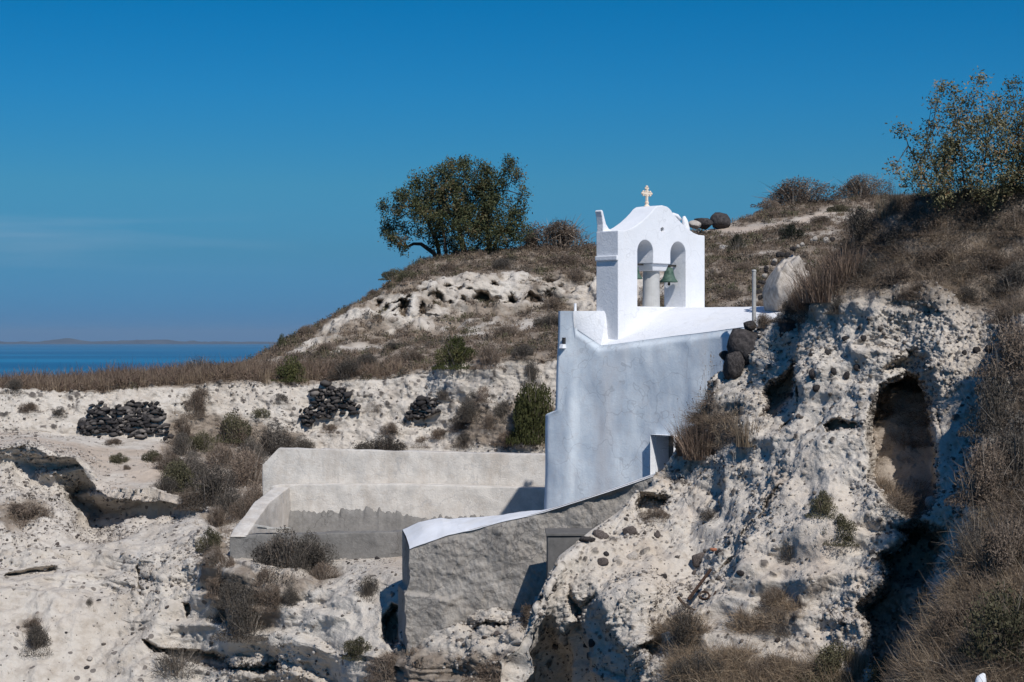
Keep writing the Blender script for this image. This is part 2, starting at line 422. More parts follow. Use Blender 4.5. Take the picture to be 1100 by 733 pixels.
# --- far hillside, terrace and gully -------------------------------------------------
S = [-250, 0, 100, 200, 260, 300, 350, 400, 450, 500, 560, 640, 760, 850, 950, 1350]
crest_py = [418, 412, 409, 401, 391, 371, 345, 317, 280, 269, 266, 264, 246, 217, 209, 195]
crest_Y = [76, 76, 77, 79, 82, 85, 89, 92, 95, 96, 97, 98, 104, 110, 112, 112]
cz = [(CY - a) / F * b for a, b in zip(crest_py, crest_Y)]
bk_Y = [y + 45 for y in crest_Y]; bk_py = [CY - (z - 14) * F / y for z, y in zip(cz, bk_Y)]
rowsA = [
    (bk_py, bk_Y), (crest_py, crest_Y),
    ([420, 414, 412, 405, 397, 380, 354, 328, 304, 298, 293, 296, 285, 268, 260, 250], [75, 75, 76, 77, 80, 82, 85, 86, 87, 87, 87, 87, 86, 88, 88, 86]),
    ([422, 417, 416, 409, 404, 391, 374, 364, 354, 347, 342, 338, 322, 312, 305, 300], [74, 74, 74.5, 75.5, 77.5, 79.5, 82, 83, 84.5, 84.5, 84.5, 84, 74, 74, 74, 72]),
    ([432, 426, 421, 413, 410, 410, 411, 406, 399, 391, 386, 380, 370, 365, 360, 350], [69, 69, 69, 70, 70, 70, 70, 69.5, 69, 68, 67, 66, 58, 58, 58, 58]),
    ([474, 466, 468, 470, 477, 484, 489, 487, 486, 486, 487, 488, 480, 470, 460, 450], [67.6, 67.4, 67.6, 68.2, 68, 68, 68, 67.5, 67, 66.5, 65.5, 64.8, 56.5, 56.5, 56.5, 56.5]),
    ([-250, 0, 14, 22, 45, 62, 80, 90, 100, 112, 170, 210, 260, 300, 350, 400, 450, 500, 640, 1350], [505, 480, 478, 474, 482, 488, 491, 500, 515, 531, 533, 541, 560, 588, 600, 610, 620, 630, 640, 640], [60, 60.5, 60.5, 60, 59.6, 59.6, 60, 60, 59.4, 58.4, 58, 57.5, 55, 51.5, 49.3, 47.3, 45.3, 44.6, 43, 43]),
    ([-250, 0, 14, 22, 45, 62, 80, 90, 100, 112, 125, 135, 170, 210, 260, 300, 350, 400, 450, 500, 640, 1350], [516, 492, 494, 502, 516, 520, 540, 548, 555, 558, 559, 550, 548, 549, 566, 596, 608, 622, 642, 650, 660, 660], [60, 60.4, 60.4, 60.6, 60.1, 60.2, 62.2, 62.6, 62.3, 61, 60, 59.6, 59, 57.3, 54.6, 50.8, 48.8, 46.6, 44, 43.4, 41.8, 41.8]),
    ([-250, 0, 100, 200, 260, 300, 350, 400, 450, 500, 640, 1350], [600, 595, 600, 606, 606, 614, 630, 655, 690, 664, 648, 648], [53.3, 53.3, 53.6, 51.0, 48.0, 47.9, 47.0, 45.3, 42.8, 42.2, 40.4, 40]),
    ([-250, 0, 100, 200, 300, 400, 450, 500, 640, 1350], [660, 655, 655, 665, 690, 705, 717, 704, 698, 698], [50.5, 50.5, 50.6, 49, 46.3, 43.4, 41.6, 40.8, 39.2, 39]),
    ([765] * 16, [47.5] * 3 + [47] * 3 + [45, 43, 41, 39.8, 39, 38, 37.6, 37.6, 37.6, 37.6]),
    ([1150] * 16, [38] * 7 + [34] * 9),
]
colsA = np.arange(-250, 1351, 1.6)
stepsA = [18, 55, 75, 70, 115, 70, 35, 110, 90, 110, 40]
PYA, YA, TA = loft(colsA, S, rowsA, stepsA)
PXA = np.broadcast_to(colsA, PYA.shape).copy()
VA = P(PXA, PYA, YA)
TT = np.broadcast_to(TA[:, None], PYA.shape)
nA = grid_normals(VA)
big = fbm(VA * 0.22, 4, 0.5, 3); mid = fbm(VA * 0.9, 4, 0.55, 21); rid = fbm(VA * 0.7, 4, 0.5, 31, True)
tface = sstep(1.85, 2.05, TT) * (1 - sstep(3.0, 3.25, TT)) * sstep(300, 380, PXA) * (1 - sstep(640, 760, PXA))   # pumice outcrop on the hill
tcliff = sstep(3.95, 4.05, TT) * (1 - sstep(4.9, 5.05, TT))
trock = sstep(5.9, 6.1, TT)
amp_big = 0.25 + 0.35 * tface + 0.25 * tcliff + 0.45 * trock
near_hill = 1 - 0.75 * sstep(0.7, 1.0, TT) * (1 - sstep(1.0, 1.5, TT))
disp = (big * amp_big + mid * (0.05 + 0.22 * tface + 0.16 * tcliff + 0.16 * trock) + rid * (0.0 + 0.42 * tface + 0.16 * tcliff + 0.18 * trock)) * near_hill
flatA = poly_sd(PXA, PYA, [(225, 560), (300, 490), (600, 490), (600, 560), (440, 640), (380, 615), (250, 612)])
disp *= 1 - 0.85 * sstep(-8, 8, flatA)
VA = VA + nA * disp[..., None]
# strata: small horizontal benches in the eroded rock
zst = VA[..., 2] + 0.35 * fbm(VA * 0.35, 3, 0.5, 77)
saw = (zst * 1.25) % 1.0; saw2 = (zst * 4.3 + 0.3) % 1.0
VA[..., 1] += (0.62 * trock + 0.22 * tcliff + 0.3 * tface) * (sstep(0.0, 0.14, saw) - saw) * sstep(-0.3, 0.5, vnoise(VA * 0.4, 5)) + 0.16 * trock * (sstep(0.0, 0.2, saw2) - saw2) * sstep(-0.1, 0.6, vnoise(VA * 0.6, 6))
featsA = [
    ([(425, 351), (424, 338), (430, 327), (438, 330), (440, 342), (434, 352)], 1.5, 5, 3),
    ([(445, 352), (450, 342), (456, 331), (460, 345), (461, 352)], 1.3, 4, 2.5),
    ([(464, 326), (470, 318), (478, 322), (478, 330), (468, 332)], 1.2, 4, 2.5),
    ([(507, 324), (515, 315), (525, 314), (532, 322), (531, 333), (522, 328)], 2.0, 4, 3),
    ([(541, 324), (544, 315), (553, 313), (555, 321), (550, 327)], 1.2, 4, 2.5),
    ([(560, 326), (568, 316), (582, 316), (584, 323), (572, 328)], 0.9, 4, 2.5),
    ([(150, 684), (165, 690), (200, 698), (225, 703), (255, 714), (300, 712), (315, 720), (280, 727), (235, 722), (200, 712), (160, 697)], 1.2, 3.5, 3),
    ([(146, 612), (150, 620), (154, 640), (149, 642), (145, 622)], 0.6, 2, 1.5),
    ([(194, 646), (203, 646), (201, 660), (194, 662)], 0.6, 2, 1.5),
    ([(-30, 625), (20, 622), (55, 618), (57, 626), (20, 631), (-30, 634)], 0.5, 2.5, 2),
    *[([(cx_ + r_ * 1.5 * math.cos(a_), cy_ + r_ * math.sin(a_)) for a_ in np.linspace(0, 2 * PI, 7)[:-1]], d_, 2.5, 2.5)
      for cx_, cy_, r_, d_ in [(RNG.uniform(400, 640), 0, RNG.uniform(1.5, 4), RNG.uniform(0.4, 1.0)) for _ in range(70)]
      for cy_ in [np.interp(cx_, [400, 450, 500, 560, 640], [330, 310, 302, 298, 300]) + RNG.uniform(0, 28) ** 1.0]],
    ([(408, 658), (420, 648), (429, 650), (430, 688), (416, 694), (405, 680)], 1.6, 5, 2),
    ([(482, 660), (500, 660), (525, 664), (548, 658), (552, 666), (520, 672), (484, 668)], 0.6, 3, 2),
]
VA = dent(VA, PXA, PYA, featsA, 50)
nA = grid_normals(VA)
sm = fbm(VA * 2.6, 3, 0.6, 61); f1, rid1 = cells(VA * 2.3, 91)
rocky = np.clip(0.25 + tface + tcliff * 0.9 + trock * 0.9, 0, 1) * (1 - sstep(-8, 8, flatA) * 0.6)
clast = ((rid1 > 0.84 - 0.06 * tcliff + 0.13 * trock) & (f1 < 0.20 + 0.13 * np.clip(fbm(VA * 3, 2, 0.5, 8) + 0.5, 0, 1))).astype(np.float32) * sstep(3.9, 4.0, TT) * (1 - sstep(5.02, 5.1, TT) * 0.65)
f2, rid2 = cells(VA * 4.6, 191)
clast = np.maximum(clast, ((rid2 > 0.80) & (f2 < 0.33)) * np.clip(tcliff + trock * 0.35, 0, 1) * 0.8 * (fbm(VA * 0.8, 2, 0.5, 9) > -0.05))
calm = 0.30 + 0.70 * sstep(-0.15, 0.25, fbm(VA * 0.33, 4, 0.55, 88)); calm = np.where(TT > 5.9, calm, 1.0); rocky = rocky * calm
VA = VA + nA * (sm * 0.10 * rocky + clast * 0.06 + (fbm(VA * 5.5, 2, 0.6, 66) * 0.05 + fbm(VA * 3, 3, 0.6, 67, True) * 0.06 + fbm(VA * 13, 2, 0.6, 68) * 0.035) * rocky)[..., None]
vn = fbm(VA * 0.45, 5, 0.6, 14); vn2 = fbm(VA * 1.3, 4, 0.6, 15)
veg = np.interp(TT, [0, 1, 1.75, 2.0, 2.3, 2.75, 3.1, 3.9, 4.0, 4.08, 4.9, 5.0, 5.8, 12], [1, 0.95, 0.85, 0.60, 0.26, 0.48, 0.70, 0.85, 0.8, 0.05, 0.08, 0.2, 0.1, 0.06])
veg += np.where((TT > 1.9) & (TT < 3.4), 0.8 * vn + 0.55 * vn2, 0.4 * vn + 0.2 * vn2)
right_hill = sstep(640, 760, PXA) * (TT < 4)
veg = veg * (1 - right_hill) + (0.72 + 0.5 * vn + 0.4 * vn2) * right_hill
left_crest = (1 - sstep(230, 330, PXA)) * (TT < 4.0)
veg = np.maximum(veg, left_crest * 0.9)
def area(polys, soft=14, px=None, py=None, nz=None):
    out = np.zeros(px.shape)
    for p in polys: out = np.maximum(out, sstep(-soft, soft, poly_sd(px, py, p) + nz * soft))
    return out
gully = area([[(165, 520), (185, 440), (210, 425), (240, 440), (270, 450), (330, 465), (300, 482), (280, 500), (275, 540), (250, 560), (235, 600), (225, 560)],
              [(215, 600), (240, 590), (250, 612), (300, 612), (370, 605), (365, 625), (310, 640), (290, 680), (240, 680), (218, 640)],
              [(0, 545), (30, 533), (55, 540), (45, 560), (0, 572)], [(480, 482), (500, 440), (560, 430), (600, 430), (600, 490)],
              [(18, 665), (45, 660), (55, 690), (25, 705)], [(380, 700), (420, 690), (600, 690), (610, 760), (380, 760)]], 12, PXA, PYA, vn2)
veg = np.maximum(veg, gully * (0.72 + 0.5 * vn2))
track = area([[(750, 243), (800, 244), (850, 238), (895, 223), (900, 226), (858, 242), (800, 249), (750, 249)]], 4, PXA, PYA, vn2)
veg = veg * (1 - 0.85 * track)
pale = area([[(300, 680), (350, 655), (405, 645), (412, 655), (350, 690), (310, 700)], [(215, 655), (260, 690), (290, 700), (230, 700)]], 8, PXA, PYA, vn2) * 0.6
rosy = sstep(0.0, 0.5, vn + 0.2) * sstep(5.0, 5.1, TT) * (1 - sstep(5.9, 6.1, TT)) * 0.75 + 0.15 * sstep(0, 0.5, vn) * trock + track * 0.9
finish_layer('hillside', VA, PXA, PYA, {'veg': np.clip(veg, 0, 1), 'clast': clast, 'pale': pale, 'rosy': np.clip(rosy, 0, 1)}, M['hill'])

# --- near cliff on the right ---------------------------------------------------------
T = [520, 585, 600, 640, 690, 720, 745, 770, 790, 805, 830, 850, 880, 900, 930, 960, 1000, 1100, 1350]
cr_py = [800, 628, 598, 566, 532, 494, 460, 410, 372, 355, 343, 326, 296, 272, 242, 220, 211, 204, 195]
cr_Y = [36, 37, 37.5, 38.5, 40, 41, 41.5, 41.5, 41.5, 41.5, 41, 40.6, 40.2, 39.8, 39.3, 38.9, 38.4, 37.4, 36.4]
zc = [(CY - a) / F * b for a, b in zip(cr_py, cr_Y)]
drop = [3] * 10 + [2.6, 2.2, 1.8, 1.2, 0.8, 0.5, 0.3, 0.2, 0.2]
b_Y = [y + 5 for y in cr_Y]; b_py = [CY - (z - d) * F / y for z, d, y in zip(zc, drop, b_Y)]
rowsC = [
    (b_py, b_Y), (cr_py, cr_Y),
    ([810, 640, 612, 580, 548, 512, 478, 430, 394, 372, 362, 340, 322, 318, 318, 318, 325, 345, 330], [35.6, 36.6, 37, 38, 39.3, 40.2, 40.8, 40.8, 40.8, 40.6, 39.9, 39.3, 38.4, 37.8, 37.2, 36.8, 36.3, 35.5, 34.4]),
    ([850, 690, 670, 660, 640, 620, 600, 560, 520, 500, 480, 470, 460, 455, 450, 450, 450, 470, 480], [37.5, 37.3, 36.9, 35.7, 35.9, 36.9, 37.4, 37.6, 37.5, 37.3, 37, 36.7, 36.3, 36, 35.6, 35.3, 34.8, 33.8, 32.6]),
    ([880, 760, 740, 730, 720, 700, 680, 650, 620, 605, 590, 580, 570, 565, 560, 560, 565, 570, 575], [39, 38.8, 38.2, 36.2, 34.3, 34.5, 34.9, 35.2, 35.2, 35, 34.8, 34.6, 34.3, 34.1, 33.8, 33.5, 33, 32, 30.6]),
    ([960, 850, 800, 790, 780, 775] + [770] * 13, [39.4, 39.2, 38.8, 36.8, 33.6, 32.8, 32.5, 32.3, 32.2, 32, 31.8, 31.6, 31.3, 31, 30.6, 30.2, 29.6, 28.3, 27]),
    ([1200] * 19, [29] * 8 + [25] * 6 + [22] * 5),
]
colsC = np.arange(520, 1351, 1.15)
stepsC = [16, 60, 175, 130, 170, 40]
PYC, YC, TC = loft(colsC, T, rowsC, stepsC)
PXC = np.broadcast_to(colsC, PYC.shape).copy()
VC = P(PXC, PYC, YC)
TT = np.broadcast_to(TC[:, None], PYC.shape)
nC = grid_normals(VC)
face = sstep(1.2, 2.0, TT)
edge = 1 - 0.8 * (1 - sstep(0.0, 0.45, np.abs(TT - 1.0)))
disp = (fbm(VC * 0.35, 4, 0.5, 103) * 0.42 + fbm(VC * 1.2, 3, 0.5, 121) * 0.16 * (0.4 + face) + fbm(VC * 0.8, 3, 0.45, 131, True) * 0.22 * face) * edge
VC = VC + nC * disp[..., None]
zs_ = VC[..., 2] + 0.5 * VC[..., 0] * 0.25 + 0.4 * fbm(VC * 0.4, 3, 0.5, 177); sw_ = (zs_ * 1.5) % 1.0
VC[..., 1] += 0.42 * face * (sstep(0.0, 0.15, sw_) - sw_) * sstep(-0.2, 0.5, vnoise(VC * 0.45, 178))
featsC = [
    ([(930, 470), (934, 445), (944, 420), (958, 402), (973, 392), (990, 402), (1002, 430), (1008, 490), (1004, 535), (990, 556), (972, 548), (952, 536), (934, 515)], 2.0, 8, 5),
    ([(945, 400), (960, 380), (985, 372), (1000, 385), (1010, 420), (1012, 470), (1000, 440), (985, 405), (965, 398)], 0.55, 8, 4),
    ([(886, 458), (905, 452), (925, 455), (926, 462), (905, 472), (890, 468)], 0.7, 3, 2),
    ([(1085, 340), (1066, 400), (1046, 450), (1034, 520), (1030, 580), (1016, 640), (1004, 700), (985, 790), (1400, 790), (1400, 330)], -4.0, 20, 8),
    ([(960, 565), (985, 556), (1020, 566), (1016, 620), (1000, 680), (985, 725), (930, 725), (924, 650), (955, 618), (940, 595), (965, 570)], 2.2, 14, 3),
    ([(586, 668), (600, 690), (608, 672), (611, 628), (622, 645), (640, 634), (650, 662), (668, 684), (694, 712), (708, 790), (560, 790), (566, 720), (576, 690)], 0.7, 10, 2),
    ([(690, 705), (702, 690), (718, 688), (722, 712), (704, 730)], 0.8, 6, 3),
    ([(816, 448), (815, 420), (822, 405), (845, 378), (852, 388), (850, 410), (838, 430), (826, 446)], 1.3, 5, 4),
    ([(832, 452), (846, 438), (860, 405), (864, 414), (854, 440), (838, 464)], 0.8, 4, 3),
    ([(680, 556), (694, 543), (716, 537), (728, 541), (718, 550), (702, 562), (688, 564)], 0.8, 3, 2),
    ([(800, 560), (840, 520), (846, 526), (815, 560), (790, 600)], 0.35, 3, 3),
    ([(790, 600), (770, 620), (760, 625), (785, 590)], 0.35, 3, 3),
]
VC = dent(VC, PXC, PYC, featsC, 150)
nC = grid_normals(VC)
f1, r1 = cells(VC * 4.2, 301); f2, r2 = cells(VC * 9.0, 302)
lumps, rl = cells(VC * 6.5, 303)
dens = fbm(VC * 0.5, 3, 0.5, 401)
smoothzone = area([[(640, 600), (720, 590), (735, 640), (660, 650)], [(830, 540), (870, 480), (930, 540), (900, 620), (830, 610)]], 25, PXC, PYC, dens)
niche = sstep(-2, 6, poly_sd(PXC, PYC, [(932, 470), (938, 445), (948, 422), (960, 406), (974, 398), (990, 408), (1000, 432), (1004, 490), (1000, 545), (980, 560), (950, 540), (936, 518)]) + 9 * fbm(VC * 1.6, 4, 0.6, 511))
crunch = np.clip(0.60 + 1.3 * dens, 0.18, 1) * (1 - 0.7 * smoothzone) * (1 - 0.85 * niche)
cl1 = ((r1 > 0.86) & (f1 < 0.30)).astype(np.float32)
cl2 = ((r2 > 0.80) & (f2 < 0.36)).astype(np.float32) * (dens > -0.35)
pits = ((r2 < 0.16) & (f2 < 0.42)).astype(np.float32)
clast = np.maximum(cl1, cl2 * 0.75) * (1 - 0.6 * smoothzone) * (1 - niche)
lump = np.clip(0.55 - lumps, 0, 1) * (0.4 + rl)
VC = VC + nC * ((lump * 0.03 + fbm(VC * 2.6, 3, 0.55, 161) * 0.06 + fbm(VC * 6.5, 3, 0.65, 163, True) * 0.035 + fbm(VC * 15, 3, 0.75, 166) * 0.065) * crunch * (0.35 + 0.65 * face)
                + cl1 * 0.05 + cl2 * 0.025 - pits * 0.04 * crunch)[..., None]
vn = fbm(VC * 0.8, 4, 0.6, 214); vn2 = fbm(VC * 2.2, 4, 0.6, 215)
veg = np.interp(TT, [0, 1, 1.7, 2.05, 2.3, 7], [1, 1, 0.9, 0.35, 0.0, 0.0]) * sstep(835, 890, PXC) + 0.22 * vn + 0.1
vegC = area([[(925, 240), (1000, 200), (1400, 180), (1400, 330), (1090, 330), (1000, 318), (930, 312), (880, 322), (850, 350), (840, 330), (880, 290)],
             [(1112, 350), (1080, 440), (1060, 520), (1050, 590), (1032, 650), (1010, 720), (975, 750), (920, 750), (880, 735), (830, 745), (800, 770), (800, 800), (1400, 800), (1400, 330)],
             [(800, 665), (835, 645), (860, 660), (840, 690), (800, 690)], [(730, 720), (800, 705), (880, 715), (930, 735), (920, 780), (720, 780)], [(715, 690), (740, 670), (765, 690), (740, 715)],
             [(735, 470), (770, 430), (800, 440), (800, 480), (745, 500)]], 14, PXC, PYC, vn2)
veg = np.maximum(veg, vegC * (0.8 + 0.4 * vn2)) * (1 - 0.9 * area([[(935, 400), (1005, 400), (1005, 570), (935, 540)]], 6, PXC, PYC, vn2))
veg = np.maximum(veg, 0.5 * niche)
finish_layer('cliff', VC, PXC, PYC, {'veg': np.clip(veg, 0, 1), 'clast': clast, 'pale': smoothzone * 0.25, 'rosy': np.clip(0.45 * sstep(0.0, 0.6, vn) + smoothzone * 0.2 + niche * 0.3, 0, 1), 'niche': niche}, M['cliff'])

# nearest-surface lookup by surveyed direction
class Finder:
    def __init__(s, names, cell=2):
        s.cell = cell; s.d = {}
        for li, L in enumerate(LAYERS):
            if L['name'] not in names: continue
            kx = (L['fx'] // cell).astype(int); ky = (L['fy'] // cell).astype(int)
            key = kx * 4096 + ky + 10 ** 7
            o = np.lexsort((L['V'][:, 1], key)); k = key[o]
            first = np.concatenate([[True], k[1:] != k[:-1]])
            for kk, ii in zip(k[first], o[first]):
                if kk not in s.d or LAYERS[s.d[kk][0]]['V'][s.d[kk][1]][1] > L['V'][ii][1]: s.d[kk] = (li, ii)
    def __call__(s, px, py):
        for r in range(0, 40):
            best = None
            for dx in range(-r, r + 1):
                for dy in range(-r, r + 1):
                    if max(abs(dx), abs(dy)) != r: continue
                    k = int((px // s.cell) + dx) * 4096 + int((py // s.cell) + dy) + 10 ** 7
                    if k in s.d:
                        li, ii = s.d[k]
                        if best is None or LAYERS[li]['V'][ii][1] < LAYERS[best[0]]['V'][best[1]][1]: best = (li, ii)
            if best: return LAYERS[best[0]]['V'][best[1]].copy(), LAYERS[best[0]]['n'][best[1]].copy()
        raise ValueError((px, py))
FA = Finder(('hillside',)); FC = Finder(('cliff',))

# ------------------------------------------------------------------ sea, island, haze
me = bpy.data.meshes.new('sea')
me.from_pydata([(-90000, 150, -120), (90000, 150, -120), (90000, 100000, -120), (-90000, 100000, -120)], [], [(0, 1, 2, 3)])
m, nt, b = new_mat('sea_water')
n = noise_tex(nt, 0.0006, 4, 0.5, stretch=(0.25, 1, 1)); n2 = noise_tex(nt, 0.05, 4, 0.6)
nt.links.new(ramp(nt, n, [(0.38, (0.002, 0.10, 0.215)), (0.62, (0.008, 0.165, 0.31))]), b.inputs['Base Color'])
b.inputs['Roughness'].default_value = 0.45; b.inputs['Specular IOR Level'].default_value = 0.12
bump(nt, b, n2, 0.4, 2.0)
me.materials.append(m)
o = link(bpy.data.objects.new('sea', me)); o['kind'] = 'structure'

isl = MB(); xs_ = np.linspace(-40, 300, 90); rg_ = np.random.default_rng(5)
pts_ = P(xs_, 366, 60000.0); nz_ = fbm(np.stack([xs_ * 0.03, xs_ * 0, xs_ * 0], -1), 4, 0.55, 12)
hh_ = np.clip(60 + 130 * nz_, 5, 200) * sstep(-40, 20, xs_) * (1 - sstep(230, 300, xs_)) 
vs_i = [];
for (x_, y_, _), h_ in zip(pts_, hh_): vs_i += [(x_, y_ - 1500, -121), (x_, y_, -120 + h_ + 60), (x_, y_ + 2500, -121)]
isl.add(vs_i, [f_ for i_ in range(89) for f_ in ((i_ * 3, i_ * 3 + 3, i_ * 3 + 4, i_ * 3 + 1), (i_ * 3 + 1, i_ * 3 + 4, i_ * 3 + 5, i_ * 3 + 2))])
o = isl.build('hills', plain('far_island', (0.035, 0.04, 0.045), (0.08, 0.085, 0.09), 0.002, 0.95, 0)); o['kind'] = 'structure'
hz_ = MB(); hz_.box(-95000, 95000, -200, 101000, -121.5, 480)
o = hz_.build('haze', bpy.data.materials.new('haze_air')); o['kind'] = 'stuff'
m = o.data.materials[0]; m.use_nodes = True; nt = m.node_tree; nt.nodes.remove(nt.nodes['Principled BSDF'])
pv = N(nt, 'ShaderNodeVolumePrincipled'); pv.inputs['Density'].default_value = 1.2e-5; pv.inputs['Color'].default_value = (0.66, 0.82, 0.97, 1); pv.inputs['Anisotropy'].default_value = 0.2
nt.links.new(pv.outputs[0], nt.nodes['Material Output'].inputs['Volume'])

# ------------------------------------------------------------------ chapel
A45 = math.radians(45)
C0 = P(664, 370, 46.0); C0[2] = 0.0
ch = empty('chapel', tuple(C0), A45)
tag(ch, 'small whitewashed cave chapel with twin-arched bell gable, dug into the pumice cliff', 'chapel')
def ztop(v):
    return np.interp(v, [-8, -3.765, -1, 0, 0.30, 0.98, 1.0, 1.9], [0.62, 0.30, 0.02, -0.10, -0.12, 0.30, 0.69, 0.70])
VE = 1.47
def uoff(v): return -0.5 * np.clip((v + 3.0) / 4.1, 0, 1.1) ** 2 * (v > -3)
vs_ = np.unique(np.round(np.concatenate([np.linspace(-8, VE, 330), [-1.27, -1.95]]), 4))
ts_ = np.linspace(0, 1, 170)
WIN = (-1.95, -1.27, -3.1, -2.2)
vg, tg = np.meshgrid(vs_, ts_)
zb = -5.6
zt = ztop(vg); zg = zt + (zb - zt) * tg
spread = 0.03 * np.clip(0.3 - zg, 0, 2) + 0.33 * sstep(-1.66, -1.80, zg)
vg_s = vg + spread * sstep(1.0, VE, vg)
Wp = np.stack([vg * 0, vg_s, zg], -1)
bul = fbm(Wp * np.array([1, 1.1, 0.33]), 3, 0.5, 501) * 0.055 + fbm(Wp * np.array([1, 2.2, 1.3]), 3, 0.5, 511) * 0.012
ridge = 0.05 * np.exp(-((vg - 0.95 + 0.05 * zg) / 0.16) ** 2) * sstep(0.0, 1.6, -zg)
batter = 0.018 * np.clip(0.3 - zg, 0, 9)
round_top = -0.06 * (1 - sstep(0.0, 0.03, tg)) * (vg < 0.95)
endround = -0.10 * sstep(VE - 0.16, VE, vg) ** 2
Wp[..., 0] = uoff(vg) - (bul * sstep(0, 0.05, tg) + ridge + batter + round_top + endround)
# window recess: snap the sheet into a hole
R_, C_ = vg.shape
idx = np.arange(R_ * C_).reshape(R_, C_)
cv = (vg[:-1, :-1] + vg[1:, 1:]) / 2; cz_ = (zg[:-1, :-1] + zg[1:, 1:]) / 2
keep = ~((cv > WIN[0]) & (cv < WIN[1]) & (cz_ > WIN[2]) & (cz_ < WIN[3]))
q = np.stack([idx[:-1, :-1], idx[1:, :-1], idx[1:, 1:], idx[:-1, 1:]], -1)[keep]
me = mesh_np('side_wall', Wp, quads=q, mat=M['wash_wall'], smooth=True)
link(bpy.data.objects.new('side_wall', me), ch)
w = MB(); d0, d1 = -0.30, 0.38
y0, y1, z0, z1 = WIN[0] - 0.01, WIN[1] + 0.01, WIN[2] - 0.05, WIN[3] + 0.03
w.add([(d0, y1, z0), (d1, y1, z0), (d1, y1, z1), (d0, y1, z1)], [(0, 1, 2, 3)])
w.add([(d0, y0, z0), (d1, y0, z0), (d1, y0, z1), (d0, y0, z1)], [(3, 2, 1, 0)])
w.add([(d0, y0, z1), (d1, y0, z1), (d1, y1, z1), (d0, y1, z1)], [(0, 1, 2, 3)])
w.add([(d0, y0, z0), (d1, y0, z0), (d1, y1, z0), (d0, y1, z0)], [(3, 2, 1, 0)])
wf = w.build('window', M['white'], ch)
w = MB(); w.box(d1 - 0.03, d1 + 0.02, y0, y1, z0, z1); w.build('pane', M['cement'], wf)
# end wall with its parapet, buttress at the corner
e = MB()
e.hexa([(-0.40, 1.0, -5.6), (6.5, 1.0, -5.6), (6.5, VE - 0.02, -5.6), (-0.40, VE - 0.02, -5.6)], [(-0.46, 1.005, 0.685), (6.5, 1.005, 0.80), (6.5, VE - 0.02, 0.80), (-0.46, VE - 0.02, 0.69)])
e.build('end_wall', M['white'], ch)
# sloping shoulder between the wall head and the gable
nS = 24
s1 = np.linspace(0, 1, nS)[None, :, None]; s2 = np.linspace(0, 1, nS)[:, None, None]
A_ = np.array((float(uoff(np.array(0.30))) + 0.05, 0.30, -0.125)); B_ = np.array((float(uoff(np.array(1.0))) + 0.045, 0.995, 0.29)); D_0 = np.array((0.03, 0.40, 0.69)); B2 = np.array((-0.44, 1.003, 0.69))
SH = (A_ * (1 - s1) + B_ * s1) * (1 - s2) + (D_0 * (1 - s1) + B2 * s1) * s2
idx = np.arange(nS * nS).reshape(nS, nS)
q = np.stack([idx[:-1, :-1], idx[:-1, 1:], idx[1:, 1:], idx[1:, :-1]], -1).reshape(-1, 4)
top_ = np.array([D_0, B2, (0.5, 1.003, 0.69), (0.5, 0.40, 0.69)]); SHV = np.concatenate([SH.reshape(-1, 3), top_, [A_, D_0, (0.03, 0.30, -0.125)]])
n0 = nS * nS
link(bpy.data.objects.new('shoulder', mesh_np('shoulder', SHV, tris=[(n0, n0 + 1, n0 + 2), (n0, n0 + 2, n0 + 3), (n0 + 4, n0 + 5, n0 + 6)], quads=q, mat=M['white'])), ch)
bt = MB()
bt.hexa([(-0.30, 1.2, -5.6), (1.6, 1.2, -5.6), (1.6, VE + 0.32, -5.6), (-0.22, VE + 0.32, -5.6)], [(-0.34, 1.2, -1.74), (1.6, 1.2, -1.74), (1.6, VE + 0.32, -1.82), (-0.30, VE + 0.32, -1.82)])
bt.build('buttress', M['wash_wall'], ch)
# vaulted roof
ur = np.linspace(0, 1, 40); vr = np.linspace(-8, 1.05, 140)
ug, vg2 = np.meshgrid(ur, vr)
ztr = np.interp(vg2, [-8, -3.765, -1, 0, 0.30, 1.0, 1.5], [0.62, 0.30, 0.02, -0.10, -0.12, 0.0, 0.1])
zr = ztr + (0.80 - ztr) * np.sin(np.clip(ug * 1.75, 0, 1) * PI / 2)
zr = np.where(ug > 0.75, 0.80 - (ug - 0.75) ** 2 * 2.0, zr)
Rp = np.stack([0.05 + uoff(vg2) * (1 - ug) + ug * 4.2, vg2, zr], -1)
Rp[..., 2] += fbm(Rp * 1.1, 3, 0.5, 531) * 0.02 - 0.004
R_, C_ = ug.shape; idx = np.arange(R_ * C_).reshape(R_, C_)
q = np.stack([idx[:-1, :-1], idx[:-1, 1:], idx[1:, 1:], idx[1:, :-1]], -1).reshape(-1, 4)
link(bpy.data.objects.new('roof', mesh_np('roof', Rp, quads=q, mat=M['white'], smooth=True)), ch)
sp = MB(); sp.hexa([(-0.64, 1.19, -0.20), (-0.45, 1.19, -0.20), (-0.45, 1.33, -0.20), (-0.64, 1.33, -0.20)], [(-0.60, 1.21, -0.09), (-0.45, 1.21, -0.09), (-0.45, 1.31, -0.09), (-0.60, 1.31, -0.09)])
so = sp.build('drain_spout', M['white'], ch, bevel=0.015)
sp = MB(); sp.box(-0.60, -0.48, 1.20, 1.25, -0.088, 0.06); sp.build('drain_slot', M['dark'], so)
fp = MB(); fp.tube([(-0.14, 1.25, 0.62), (-0.14, 1.25, 0.88)], [0.035, 0.03], 8); fp.build('finial', M['white'], ch)

